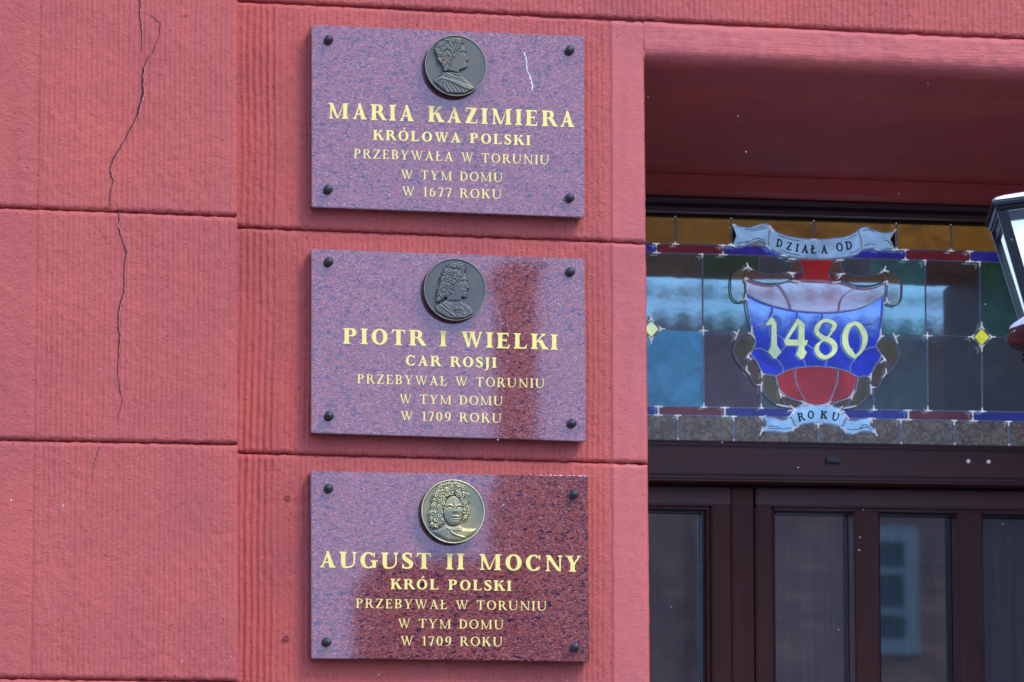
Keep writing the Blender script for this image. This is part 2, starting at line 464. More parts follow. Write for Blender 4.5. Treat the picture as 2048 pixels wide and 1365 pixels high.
crack([(239, 424), (236, 455), (246, 485), (253, 505), (248, 540), (249, 580), (240, 610), (236, 635), (240, 680), (236, 720), (235, 755), (244, 800), (236, 835)], [2, 2.2, 1.6, 2, 1.6, 1.6, 2.4, 2.4, 1.8, 1.2, 1, 1, .6], 4, blocks_left[2])
crack([(200, 892), (190, 920), (184, 958)], [.8, .9, .5], 5, blocks_left[3])

# ---- painted-over plugs in the wall beside the lowest plaque
for (x, y, r) in ((575, 996, 6), (572, 1276, 5.5)):
    c = W(x, y, YM); mb = MB()
    mb.lathe([(r*M1, -.002), (r*M1, .0022), (r*M1*.6, .0028), (r*M1*.45, .0012)], (c.x, c.y-.0012, c.z), 'y', 12)
    mb.build('wall_plug', M_joint, house)

# ------------------------------------------------------------------ lettering: hand-built roman capitals
def rect(x0, y0, x1, y1): return [(x0, y0), (x1, y0), (x1, y1), (x0, y1)]
def diag(x0, y0, x1, y1, w, w2=None):
    w2 = w2 or w
    return [(x0, y0), (x0+w, y0), (x1+w2, y1), (x1, y1)]
def serif(x, w, y, s, t, up=1):      # bracketed foot (up=1) or head (up=-1)
    return [(x-s, y), (x+w+s, y), (x+w+s*.92, y+up*t*.8), (x+w+s*.25, y+up*t*1.3), (x+w, y+up*t*2.4), (x, y+up*t*2.4), (x-s*.25, y+up*t*1.3), (x-s*.92, y+up*t*.8)]
def stroke(pts, ws):
    out = []; n = len(pts); L = []; Rr = []
    for i in range(n):
        a = pts[max(i-1, 0)]; b = pts[min(i+1, n-1)]
        dx, dy = b[0]-a[0], b[1]-a[1]; l = math.hypot(dx, dy) or 1
        L.append((pts[i][0]-dy/l*ws[i]/2, pts[i][1]+dx/l*ws[i]/2)); Rr.append((pts[i][0]+dy/l*ws[i]/2, pts[i][1]-dx/l*ws[i]/2))
    for i in range(n-1): out.append([L[i], Rr[i], Rr[i+1], L[i+1]])
    return out
def arc(cx, cy, rx, ry, a0, a1, w, t, n=20, pw=1.4):
    pts = []; ws = []
    for i in range(n+1):
        a = R(a0+(a1-a0)*i/n); pts.append((cx+rx*math.cos(a), cy+ry*math.sin(a)))
        ws.append(t+(w-t)*abs(math.cos(a))**pw)
    return stroke(pts, ws)
def catmull(P, n=5):
    out = []
    for i in range(len(P)-1):
        p0 = P[max(i-1, 0)]; p1 = P[i]; p2 = P[i+1]; p3 = P[min(i+2, len(P)-1)]
        for k in range(n):
            t = k/n
            out.append(tuple(.5*((2*p1[j])+(-p0[j]+p2[j])*t+(2*p0[j]-5*p1[j]+4*p2[j]-p3[j])*t*t+(-p0[j]+3*p1[j]-3*p2[j]+p3[j])*t**3) for j in range(len(p1))))
    out.append(tuple(P[-1])); return out
def vstroke(P, n=5):
    c = catmull(P, n); return stroke([(q[0], q[1]) for q in c], [q[2] for q in c])
def glyph(ch, w, t):
    s = .085; g = []; st = lambda x, ww, a=0, b=1, f=1, h=1: ([rect(x, a, x+ww, b)] + ([serif(x, ww, 0, s, t*.8)] if f else []) + ([serif(x, ww, 1, s, t*.8, -1)] if h else []))
    if ch == 'I': return st(s, w), w+2*s
    if ch in 'LŁ':
        g = st(s, w)+[rect(s+w, 0, s+w+.38, t), [(s+w+.28, t), (s+w+.38, t), (s+w+.43, .27), (s+w+.395, .27)]]
        if ch == 'Ł': g.append([(-.02, .36), (s+w+.22, .60), (s+w+.22, .60+t*1.3), (-.02, .36+t*1.3)])
        return g, s+w+.45
    if ch in 'EF':
        g = st(s, w)+[rect(s+w, 0, s+w+.38, t), [(s+w+.28, t), (s+w+.38, t), (s+w+.43, .26), (s+w+.395, .26)],
             rect(s+w, 1-t, s+w+.35, 1), [(s+w+.26, 1-t), (s+w+.35, 1-t), (s+w+.37, .77), (s+w+.335, .77)],
             rect(s+w, .49, s+w+.2, .49+t), rect(s+w+.2, .40, s+w+.245, .62)]
        return g, s+w+.45
    if ch == 'T':
        c = .40
        g = [rect(c-w/2, 0, c+w/2, 1-t), serif(c-w/2, w, 0, s, t*.8), rect(.04, 1-t, .76, 1),
             [(.04, 1-t), (.13, 1-t), (.045, .76), (.005, .76)], [(.76, 1-t), (.67, 1-t), (.755, .76), (.795, .76)]]
        return g, .80
    if ch in 'PRB':
        x = s+w
        g = st(s, w)
        cx = x+.12; ry = .26-t/2
        g += [rect(x, 1-t, cx, 1)] + arc(cx, .74, .24-w/4, ry, 90, -90, w, t, 12)
        g += [rect(x, .48, cx, .48+t)]
        if ch == 'R':
            g += [[(x+.10, .49), (x+.10+w*1.1, .49), (x+.50+w*.5, 0), (x+.44-w*.2, 0)], rect(x+.42-w*.2, 0, x+.56+w*.3, t*.9)]
            return g, x+.58
        if ch == 'B':
            g += arc(cx, .25+.012, .28-w/4, .25-t/2, 90, -90, w, t, 12) + [rect(x, 0.001, cx, t)]
            return g, x+.50
        return g, x+.46
    if ch == 'D':
        x = s+w; g = st(s, w)+[rect(x, 0, x+.08, t), rect(x, 1-t, x+.08, 1)]+arc(x+.07, .5, .42-w/2+.05, .5-t/2, 90, -90, w, t, 18)
        return g, x+.56
    if ch in 'OÓ':
        g = arc(.46, .5, .44-w/2, .51-t/2, 0, 360, w, t, 32)
        if ch == 'Ó': g.append([(.42, 1.10), (.50, 1.08), (.66, 1.30), (.52, 1.32)])
        return g, .92
    if ch in 'CG':
        g = arc(.46, .5, .44-w/2, .51-t/2, 48, 318 if ch == 'C' else 300, w, t, 26)
        g += [[(.70, .80), (.77, 1.0), (.81, 1.0), (.80, .70), (.765, .70)]]
        if ch == 'G': g += [rect(.66, .04, .66+w*.9, .45), rect(.57, .42, .66+w*.9+.09, .42+t*.9), [(.5, -.01), (.7, .1), (.7, .1+t), (.5, .06)]]
        else: g += [[(.75, .30), (.80, .28), (.72, .12), (.64, .10)]]
        return g, .86 if ch == 'C' else .95
    if ch == 'U':
        g = [rect(s, .34, s+w, 1), serif(s, w, 1, s, t*.8, -1), rect(.76, .34, .76+t, 1), serif(.76, t, 1, s, t*.8, -1)]
        c = [(s+w/2, .36, w), (s+w/2+.01, .22, w*.95), (.25, .08, w*.7), (.44, .03, t*1.25), (.63, .09, t*1.1), (.75, .2, t), (.76+t/2, .36, t)]
        return g+vstroke(c, 4), .92
    if ch == 'J':
        c = [(s+w/2, .35, w), (s+w/2, .08, w), (s+w/2-.04, -.14, w*.7), (s-.06, -.24, t), (s-.14, -.22, t*1.4)]
        return [rect(s, .3, s+w, 1), serif(s, w, 1, s, t*.8, -1)]+vstroke(c, 4), w+2*s
    if ch == 'S':
        c = [(.52, .74, t*.8), (.50, .86, t*1.1), (.40, .95, t*1.3), (.26, .955, t*1.4), (.13, .87, w*.65), (.12, .74, w*.9), (.22, .60, w*1.05), (.37, .49, w*1.1), (.49, .37, w*1.02), (.52, .23, w*.85), (.45, .09, w*.6), (.30, .035, t*1.3), (.17, .06, t*1.2), (.08, .18, t), (.06, .28, t*.8)]
        return vstroke(c, 3)+[[(.50, .70), (.545, .70), (.55, 1.0), (.52, 1.0), (.47, .88)], [(.035, .31), (.08, .31), (.12, .10), (.06, 0), (.035, 0)]], .62
    if ch == 'A':
        g = [diag(.10, 0, .41, 1, t, t*1.1), [(.78-w, 0), (.78+.02, 0), (.49, 1.02), (.38, 1.02), (.36, .93)], rect(.2, .29, .62, .29+t)]
        g += [serif(.10, t, 0, s*.9, t*.75), serif(.785-w*.9, w*.95, 0, s*.8, t*.75)]
        return g, .88
    if ch == 'K':
        x = s+w
        g = st(s, w)+[[(x, .38), (x, .38+t*1.4), (x+.34, 1), (x+.34+t*1.2, 1)], [(x+.09, .55), (x+.15+w*.7, .62), (x+.54+w*.2, 0), (x+.46-w*.5, 0)]]
        g += [serif(x+.345, t, 1, s, t*.75, -1), serif(x+.46-w*.4, w, 0, s*.8, t*.75)]
        return g, x+.60
    if ch == 'M':
        g = [rect(.13, 0, .13+t, 1), serif(.13, t, 0, s, t*.75), [(.05, 1), (.05+w*1.05, 1), (.56+w*.2, .02), (.56-w*.25, .02)], rect(.03, 1-t*.75, .2, 1),
             [(.53, .02), (.53+t, .02), (.95, 1), (.93, 1)], rect(.93-.03, 0, .93+w-.03, 1), serif(.90, w, 0, s, t*.75), rect(.9, 1-t*.75, .98+w, 1)]
        return g, 1.0+w
    if ch == 'N':
        g = [rect(.13, 0, .13+t, 1), serif(.13, t, 0, s, t*.75), [(.04, 1), (.04+w*1.15, 1), (.80+t, 0.0), (.80, 0.0), (.74-w*.3, .06)], rect(.80, 0, .80+t, 1), serif(.80, t, 1, s, t*.75, -1)]
        return g, .96
    if ch == 'W':
        g = [[(.05, 1), (.05+w, 1), (.37+w*.45, 0), (.37-w*.05, 0)], [(.37, 0), (.37+t, 0), (.62, 1), (.57, 1)], [(.48, 1), (.48+w, 1), (.80+w*.45, 0), (.80-w*.05, 0)], [(.80, 0), (.80+t, 0), (1.10+t*.5, 1), (1.10-t*.5, 1)],
             rect(0, 1-t*.75, .14+w, 1), rect(.42, 1-t*.75, .58+w, 1), rect(1.0, 1-t*.75, 1.2, 1)]
        return g, 1.2
    if ch == 'Y':
        g = [[(.06, 1), (.06+w*1.1, 1), (.38+w*.5, .42), (.38-w*.4, .45)], [(.72, 1), (.72+t, 1), (.38+w*.5, .42), (.38+w*.1, .46)], rect(.38-w/2, 0, .38+w/2, .47), serif(.38-w/2, w, 0, s, t*.75), rect(0, 1-t*.75, .16+w, 1), rect(.62, 1-t*.75, .86, 1)]
        return g, .84
    if ch == 'Z':
        g = [rect(.06, 1-t, .70, 1), rect(.04, 0, .72, t), [(.04, t), (.04+w*1.2, t), (.70, 1-t), (.70-w*1.2, 1-t)], [(.06, 1), (.1, 1), (.08, .74), (.04, .74)], [(.72, 0), (.66, 0), (.71, .27), (.75, .27)]]
        return g, .76
    if ch == '1': return [rect(.2, 0, .2+w*.9, 1), serif(.2, w*.9, 0, s*.8, t*.75), [(.2, .99), (.2, .99-t*1.3), (.06, .82), (.06, .88)]], .42
    if ch == '0': return arc(.32, .5, .29-w/2, .51-t/2, 0, 360, w, t, 28), .64
    if ch == '7': return [rect(.05, 1-t*1.3, .56, 1), [(.17, 0), (.17+w*1.1, 0), (.575, 1-t), (.575-t*1.4, 1-t)], [(.05, 1), (.09, 1), (.07, .78), (.03, .78)]], .58
    if ch == '6': return arc(.32, .32, .28-w/2, .33-t/2, 0, 360, w, t, 24)+vstroke([(.33-.28+w/2, .32, w), (.07+w/2, .55, w*.95), (.2, .8, w*.7), (.38, .95, t), (.53, 1.0, t*.6)], 4), .62
    if ch == '9': return arc(.31, .68, .28-w/2, .33-t/2, 0, 360, w, t, 24)+vstroke([(.59-w/2, .68, w), (.57-w/2, .45, w*.95), (.43, .2, w*.7), (.25, .05, t), (.1, 0, t*.6)], 4), .62
    if ch == ' ': return [], .42
    raise ValueError(ch)

def put_glyph(mb, polys, base, ex, ez, Y, th, idx=0):
    for k, poly in enumerate(polys):
        y = Y-((k+idx) % 9)*.00004
        pts = [(base.x+ex.x*a+ez.x*b, y, base.z+ex.z*a+ez.z*b) for a, b in poly]
        mb.prism(pts, th)
def text_line(txt, xl, yl, xr, yr, cap, Y, w, t, parent, mt, name='inscription', th=.0008):
    A = W(xl, yl, Y); B = W(xr, yr, Y); d = B-A; width = d.length
    H = (W(xl, yl-cap, Y)-W(xl, yl, Y)).length
    gl = [glyph(c, w, t) for c in txt]
    tot = sum(g[1] for g in gl); n = len(txt)-1
    tr = (width/H-tot)/n; sx = 1
    if tr < .04: sx = (width/H-.04*n)/tot; tr = .04
    if tr > .22: sx = (width/H-.22*n)/tot; tr = .22
    ex = d.normalized()*H; ez = Vector((0, 0, H)); mb = MB(); x = 0
    random.seed(txt)
    for c, (g, adv) in zip(txt+' ', gl+[([], 0)]):
        if c == ' ':
            if mb.v: mb.build(name, mt, parent)
            mb = MB(); x += adv*sx+tr; continue
        j = random.uniform(-.012, .012)
        polys = [[(a*sx+x, b+j) for a, b in p] for p in g]
        put_glyph(mb, polys, A, ex, ez, Y-.0004, th+.0004)
        x += adv*sx+tr

# ------------------------------------------------------------------ portrait medallions
def poly_sd(px, py, poly):
    poly = np.array(poly); d = np.full(px.shape, 9.); inside = np.zeros(px.shape, bool)
    n = len(poly)
    for i in range(n):
        a = poly[i]; b = poly[(i+1) % n]; ab = b-a
        tt = np.clip(((px-a[0])*ab[0]+(py-a[1])*ab[1])/(ab@ab+1e-12), 0, 1)
        d = np.minimum(d, np.hypot(px-a[0]-tt*ab[0], py-a[1]-tt*ab[1]))
        c = ((a[1] > py) != (b[1] > py)) & (px < (b[0]-a[0])*(py-a[1])/(b[1]-a[1]+1e-12)+a[0])
        inside ^= c
    return np.where(inside, d, -d)
def smooth01(x): x = np.clip(x, 0, 1); return x*x*(3-2*x)
def seg(px, py, pts, w):            # raised/engraved line field
    d = np.full(px.shape, 9.)
    for a, b in zip(pts[:-1], pts[1:]):
        a = np.array(a); b = np.array(b); ab = b-a
        tt = np.clip(((px-a[0])*ab[0]+(py-a[1])*ab[1])/(ab@ab+1e-12), 0, 1)
        d = np.minimum(d, np.hypot(px-a[0]-tt*ab[0], py-a[1]-tt*ab[1]))
    return np.exp(-(d/w)**2)
def blob(px, py, cx, cy, rx, ry): return np.exp(-(((px-cx)/rx)**2+((py-cy)/ry)**2))
def curls(px, py, poly, rng, rad, n, phase=14):
    poly_ = np.array(poly); lo = poly_.min(0); hi = poly_.max(0); cs = []
    for _ in range(n*60):
        c = rng.uniform(lo, hi)
        if poly_sd(np.array([c[0]]), np.array([c[1]]), poly)[0] < .02: continue
        if all(np.hypot(*(c-k)) > rad*1.15 for k in cs): cs.append(c)
        if len(cs) >= n: break
    best = np.full(px.shape, 9.); val = np.zeros(px.shape)
    for c in cs:
        rk = rad*rng.uniform(.6, 1.25)
        dx = px-c[0]; dy = py-c[1]; r = np.hypot(dx, dy); th = np.arctan2(dy, dx); sg = rng.choice([-1, 1])
        v = .5+.5*np.cos(2*np.pi*r/(rk*.6)+sg*th*rng.choice([1, 1, 2])+rng.uniform(0, 6)+.8*np.sin(9*px+7*py))
        v = v*smooth01(1.35-r/rad)+.45*smooth01(1-r/rad/1.2)
        val = np.where(r < best, v, val); best = np.minimum(best, r)
    return val
def medal_height(kind, x, y):
    rng = np.random.default_rng(kind+5); h = np.zeros(x.shape)
    r = np.hypot(x, y)
    if kind == 1:
        face = [(.02, .70), (.2, .72), (.30, .62), (.345, .50), (.325, .40), (.37, .30), (.43, .215), (.375, .17), (.39, .12), (.355, .085), (.38, .045), (.385, -.03), (.34, -.10), (.22, -.15), (.13, -.19), (.16, -.30), (-.35, -.2), (-.3, .3)]
        hair = [(.22, .90), (.2, .72), (.12, .55), (.0, .42), (-.02, .28), (-.15, .1), (-.2, -.1), (-.28, -.22), (-.4, -.2), (-.46, -.03), (-.58, .12), (-.65, .26), (-.72, .52), (-.59, .70), (-.38, .84), (-.08, .93)]
        bust = [(-.45, -.20), (.16, -.22), (.2, -.33), (.42, -.51), (.66, -.72), (.3, -.93), (-.3, -.93), (-.73, -.58), (-.72, -.5), (-.48, -.31)]
        h = np.maximum(h, .62*smooth01(poly_sd(x, y, bust)/.06))
        h = np.maximum(h, .8*smooth01(poly_sd(x, y, face)/.07))
        sd_ = poly_sd(x, y, hair); cq = curls(x, y, hair, rng, .11, 36); m = smooth01((sd_+.05*cq-.012)/.05)
        wav = .5+.5*np.sin(26*(y+.35*np.sin(5*x)+.25*x)+3*np.sin(7*x))
        c = cq
        h = np.maximum(h, m*(.75+.22*wav*.6+.25*c))
        h += .16*seg(x, y, [(-.36, -.18), (-.1, -.26), (.2, -.33)], .022)-.12*seg(x, y, [(-.3, -.22), (-.1, -.31), (.16, -.36)], .018)
        for k in range(9):
            a = -.62+.13*k
            h += .15*seg(x, y, [(-.45+.06*k, -.50-.03*math.sin(k)), (a+.12, -.72), (a+.28, -.95)], .020)*smooth01(poly_sd(x, y, bust)/.03)
        h += .2*seg(x, y, [(-.7, -.5), (-.45, -.43), (-.2, -.5), (.05, -.62), (.35, -.74), (.6, -.76)], .028)
        ex, ey = .24, .42
    elif kind == 2:
        face = [(.05, .60), (.30, .60), (.36, .45), (.375, .34), (.385, .26), (.44, .13), (.475, .045), (.40, .015), (.405, -.04), (.38, -.075), (.395, -.12), (.375, -.17), (.395, -.23), (.34, -.285), (.21, -.27), (.2, -.40), (-.3, -.4), (-.3, .3)]
        hair = [(.34, .62), (.30, .78), (.18, .88), (.0, .87), (-.22, .79), (-.36, .65), (-.43, .5), (-.5, .25), (-.54, .1), (-.58, -.1), (-.62, -.3), (-.66, -.40), (-.54, -.44), (-.35, -.28), (-.2, -.2), (-.05, -.1), (.03, .05), (.07, .25), (.14, .4), (.2, .52)]
        bust = [(-.25, -.28), (.22, -.32), (.27, -.42), (.5, -.55), (.62, -.76), (.3, -.95), (-.2, -.95), (-.62, -.72), (-.66, -.55), (-.45, -.42)]
        h = np.maximum(h, .55*smooth01(poly_sd(x, y, bust)/.05))
        h = np.maximum(h, .8*smooth01(poly_sd(x, y, face)/.06))
        cq = curls(x, y, hair, rng, .12, 40); m = smooth01((poly_sd(x, y, hair)+.07*cq-.02)/.05)
        h = np.maximum(h, m*(.70+.30*cq))
        for k in range(4): h += .12*seg(x, y, [(-.38+.02*k, -.38-.05*k), (-.1, -.50-.055*k), (.22, -.40-.06*k)], .018)
        for k in range(8): h += .12*seg(x, y, [(-.52+.07*k, -.50-.05*k), (-.42+.07*k, -.56-.05*k)], .016)
        h += .14*seg(x, y, [(-.42, -.42), (-.1, -.75), (-.02, -.95)], .016)+.12*seg(x, y, [(.3, -.42), (.38, -.62), (.4, -.85)], .016)
        h += .2*curls(x, y, [(0, -.6), (.3, -.6), (.32, -.9), (.02, -.92)], rng, .07, 10)*smooth01(poly_sd(x, y, bust)/.03)
        ex, ey = .27, .25
        h += .10*seg(x, y, [(.2, -.03), (.3, -.01), (.39, -.05)], .02)
    else:
        hair = [(0, .93), (-.25, .9), (-.5, .75), (-.62, .5), (-.72, .2), (-.76, -.1), (-.74, -.4), (-.66, -.55), (-.5, -.52), (-.3, -.35), (-.3, .2), (-.2, .45), (0, .56), (.2, .45), (.27, .2), (.28, -.1), (.34, -.26), (.48, -.18), (.5, .2), (.48, .5), (.35, .8), (.15, .93)]
        bust = [(-.3, -.42), (.25, -.42), (.35, -.5), (.8, -.5), (.6, -.78), (.2, -.96), (-.2, -.96), (-.6, -.75), (-.72, -.6)]
        h = np.maximum(h, .4*smooth01(poly_sd(x, y, bust)/.12))
        cq = curls(x, y, hair, rng, .115, 80); m = smooth01((poly_sd(x, y, hair)+.10*cq-.02)/.06)
        h = np.maximum(h, m*(.46+.38*cq))
        d = 1-np.hypot((x+.0)/.295, (y-.02)/.46)
        h = np.maximum(h, np.where(d > 0, .55+.4*np.sqrt(np.clip(d, 0, 1)), 0))
        h += .3*blob(x, y, .06, .12, .045, .16)+.22*blob(x, y, .06, .0, .08, .04)
        for sx_ in (-.13, .19):
            h += -.28*blob(x, y, sx_, .12, .085, .05)+.22*blob(x, y, sx_, .105, .045, .028)+.22*seg(x, y, [(sx_-.09, .17), (sx_, .205), (sx_+.09, .17)], .022)
        h += .22*seg(x, y, [(-.03, -.16), (.06, -.145), (.16, -.16)], .022)-.22*seg(x, y, [(-.05, -.195), (.06, -.20), (.18, -.19)], .016)+.2*seg(x, y, [(0, -.235), (.06, -.24), (.13, -.23)], .022)
        h += .2*blob(x, y, .06, -.33, .12, .06)
        for k in range(3): h += .16*seg(x, y, [(-.28+.02*k, -.38-.05*k), (-.05, -.50-.05*k), (.24, -.46-.05*k)], .016)
        for k in range(6): h += .12*seg(x, y, [(-.1+.03*k, -.60-.03*k), (.0+.09*k, -.72-.02*k), (.1+.06*k, -.62-.05*k)], .016)
        h += .1*seg(x, y, [(-.14, -.55), (-.14, -.95)], .02)
        ex = None
    if ex is not None:
        h += -.22*blob(x, y, ex, ey, .09, .05)+.24*blob(x, y, ex+.01, ey-.01, .05, .03)+.2*seg(x, y, [(ex-.1, ey+.04), (ex, ey+.09), (ex+.1, ey+.07)], .022)
        h += -.25*seg(x, y, [(ex+.02, ey-.26), (ex+.08, ey-.22), (ex+.16, ey-.24)], .02)*0-.2*seg(x, y, [(ex+.03, ey-.305), (ex+.10, ey-.30), (ex+.16, ey-.30)], .016)
        h += -.14*seg(x, y, [(ex+.07, ey-.15), (ex+.03, ey-.22), (ex+.06, ey-.27)], .02)
    # the coin is slightly dished and has a thin raised edge
    h = h*smooth01((.97-r)/.06) + .25*smooth01((r-.955)/.02)
    return h
def medallion(kind, cx, cy, rpx, Y, mt, mside, parent):
    c = W(cx, cy, Y); rad = rpx*M1
    og = (c.x, Y, c.z)
    nr, na = 74, 200; th = .020
    rr = np.concatenate([[0.001], np.linspace(.015, .985, nr), [1.0]])
    aa = np.linspace(0, 2*np.pi, na, endpoint=False)
    Rm, Am = np.meshgrid(rr, aa, indexing='ij')
    x = Rm*np.cos(Am); y = Rm*np.sin(Am)
    h = medal_height(kind, x, y)*.0068
    h[-1] = 0.0004
    vs = []; fs = []
    for i in range(len(rr)):
        for k in range(na): vs.append((og[0]+x[i, k]*rad, Y-th-h[i, k], og[2]+y[i, k]*rad))
    for i in range(len(rr)-1):
        for k in range(na):
            fs.append((i*na+k, (i+1)*na+k, (i+1)*na+(k+1) % na, i*na+(k+1) % na))
    fs.append(tuple(range(na)))
    mb = MB(); mb.lathe([(rad*1.0, 0), (rad*1.004, .002), (rad*1.004, th-.003), (rad*.999, th-.0012)], og, 'y', 96)
    body = mb.build('medallion', mside, parent, smooth=False)
    mb = MB(); mb.add(vs, fs)
    rel = mb.build('portrait_relief', mt, body, smooth=True)
    return body
def bronze(name, low, high, tint, metal, rough, sheen_patch):
    m, t, p = mat(name)
    g = t.nodes.new('ShaderNodeNewGeometry')
    n1 = noise_n(t, pos(t), 18, 4, .6); n2 = noise_n(t, pos(t), 300, 3, .6)
    c = ramp(t, n1, [(.3, low), (.55, high), (.72, tint)])
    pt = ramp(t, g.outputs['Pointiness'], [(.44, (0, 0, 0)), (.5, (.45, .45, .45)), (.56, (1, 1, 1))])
    c = mix(t, pt, tuple(x*.22 for x in low), c)  # hollows darkened in colour: ambient shade painted in along with dark patina
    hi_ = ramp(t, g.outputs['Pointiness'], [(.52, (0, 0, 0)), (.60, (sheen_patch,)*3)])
    c = mix(t, hi_, c, tuple(min(1, x*1.9) for x in tint))  # raised edges paler, a sheen put into the colour
    t.links.new(c, p.inputs['Base Color'])
    p.inputs['Metallic'].default_value = metal; p.inputs['Roughness'].default_value = rough
    bump(t, p, n2, .0002, .6)
    return m
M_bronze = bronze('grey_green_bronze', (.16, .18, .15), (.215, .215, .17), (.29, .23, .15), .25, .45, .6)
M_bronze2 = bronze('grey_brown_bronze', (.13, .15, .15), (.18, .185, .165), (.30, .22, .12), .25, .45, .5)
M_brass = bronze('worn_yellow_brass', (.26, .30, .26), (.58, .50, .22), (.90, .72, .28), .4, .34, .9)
M_side = simple('dark_medal_edge', (.02, .018, .022), .45, .5, nscale=120, nvar=.3)
M_sideb = simple('dark_brass_edge', (.035, .022, .02), .45, .5, nscale=120, nvar=.3)

# ------------------------------------------------------------------ the three plaques
def plaque(quad, texts, bolts, med, label, kind, seedv):
    YF = -.031
    c = sum((W(*q, YM) for q in quad), Vector())/4
    t = empty('memorial_plaque', (c.x, YM, c.z))
    tag(t, label, 'plaque', 'granite plaques on the wall')
    Q = [W(*q, YF) for q in quad]
    mb = MB()
    mb.hexa(Q, [q+Vector((0, .0275, 0)) for q in Q])
    mb.build('slab', granite('polished_red_granite_%d' % kind, seedv), t, bevel=.0012)
    # spacer behind so that the slab does not float
    ce = sum(Q, Vector())/4
    QQ = [ce+(q-ce)*.93 for q in Q]
    mb = MB(); mb.hexa([Vector((q.x, YF+.0276, q.z)) for q in QQ], [Vector((q.x, .004, q.z)) for q in QQ]); mb.build('mounting_pad', M_dark, t)
    for (x, y) in bolts:
        p = W(x+1.5, y-1, YF); r = 9.3*M1; mb = MB()
        prof = [(r*.72, 0), (r*.80, .0035), (r*.97, .0055), (r, .0085), (r*.93, .012), (r*.75, .0155), (r*.48, .018), (r*.2, .0192), (.0001, .0195)]
        mb.lathe(prof, (p.x, YF, p.z), 'y', 28); mb.build('bolt', M_bolt, t, smooth=True)
    for tx, xl, yl, xr, yr, cap, w, tt in texts: text_line(tx, xl, yl, xr, yr, cap, YF, w, tt, t, M_letter)
    medallion(kind, *med, YF, (M_bronze, M_bronze2, M_brass)[kind-1], (M_side, M_side, M_sideb)[kind-1], t)
    return t
BW, BT, MW, MT, RW, RTn = .235, .085, .22, .09, .145, .062
P1 = plaque([(623.5, 50), (1168, 73), (1169, 435), (623.5, 414)],
    [('MARIA KAZIMIERA', 656, 237, 1149, 255, 31.5, BW, BT), ('KRÓLOWA POLSKI', 746, 280, 1061, 291, 20, MW, MT),
     ('PRZEBYWAŁA W TORUNIU', 708, 316.5, 1098, 329.7, 18.4, RW, RTn), ('W TYM DOMU', 802, 358, 1005, 364.5, 18, RW, RTn), ('W 1677 ROKU', 804, 391.7, 1003, 398.3, 18.3, RW, RTn)],
    [(655, 82), (1137, 103), (654, 381), (1137, 398)], (908, 136, 62.5), 'top granite plaque naming MARIA KAZIMIERA under a grey lady profile medallion', 1, 3.1)
P2 = plaque([(623, 498), (1169, 518), (1172, 883), (622.5, 866)],
    [('PIOTR I WIELKI', 686, 687.6, 1115.5, 700, 31, BW, BT), ('CAR ROSJI', 811, 731.5, 993, 736, 20.5, MW, MT),
     ('PRZEBYWAŁ W TORUNIU', 714.5, 767, 1089, 776.7, 18.4, RW, RTn), ('W TYM DOMU', 799, 807, 1005.5, 811.7, 18.2, RW, RTn), ('W 1709 ROKU', 801, 841, 1003, 846, 18.3, RW, RTn)],
    [(655, 526), (1138, 546), (656, 834), (1141, 849)], (906.5, 583, 63), 'middle granite plaque naming PIOTR I WIELKI under a grey curly-wigged profile medallion', 2, 7.7)
P3 = plaque([(622, 942), (1176, 953), (1179.5, 1324), (623, 1317)],
    [('AUGUST II MOCNY', 639, 1135, 1162, 1144, 32, BW, BT), ('KRÓL POLSKI', 781, 1178.4, 1023, 1182.3, 20.5, MW, MT),
     ('PRZEBYWAŁ W TORUNIU', 712, 1216, 1093, 1221.7, 18.4, RW, RTn), ('W TYM DOMU', 796, 1256, 1007, 1259, 18.2, RW, RTn), ('W 1709 ROKU', 801, 1291, 1005, 1293, 18.3, RW, RTn)],
    [(655, 979), (1145, 991), (651, 1286), (1147, 1296)], (902.5, 1026, 63.5), 'bottom granite plaque naming AUGUST II MOCNY under a yellow brass full-face medallion', 3, 12.9)
# lime drip on the top plaque, rust drip on the bottom one, snow on edges
p_, w_ = jagged([(1049, 105), (1053, 120), (1054, 140), (1060, 152), (1065, 170), (1065, 182)], [2, 2.4, 1.2, 2.4, 3, 3], 9, 3, .8)
ribbon(p_, w_, -.0313, 'lime_drip', M_drip, P1, .0003)
ribbon([(653, 1296), (653, 1306), (653, 1314)], [3, 3.4, 2], -.0313, 'rust_drip', M_brass_stain, P3, .0003)
def snow_line(name, x0, y0, x1, y1, Y, w, dy, parent, seed):
    random.seed(seed); mb = MB(); n = int((x1-x0)/3)
    for i in range(n):
        if random.random() < .4: continue
        t = (i+random.random()*.6)/n; p = W(x0+(x1-x0)*t, y0+(y1-y0)*t, Y)
        r = random.uniform(.0008, .0018)
        mb.lathe([(r*.8, -.0006), (r*1.3, .0), (r, r*.7), (.0001, r*.95)], (p.x, p.y+random.uniform(0, dy), p.z), 'z', 7)
    return mb.build(name, M_snow, parent, smooth=True)
sn = snow_line('snow_grains', 1060, 950.4, 1176, 952.6, -.031, 2, .012, None, 3)
tag(sn, 'thin snow grains along the right end of the bottom plaque top edge', 'snow', kind='stuff')
sn = snow_line('snow_grains', 878, 522.5, 890, 519.5, -.05, 2, .004, None, 4)
tag(sn, 'tiny snow streak lying on the rim of the middle medallion', 'snow', kind='stuff')

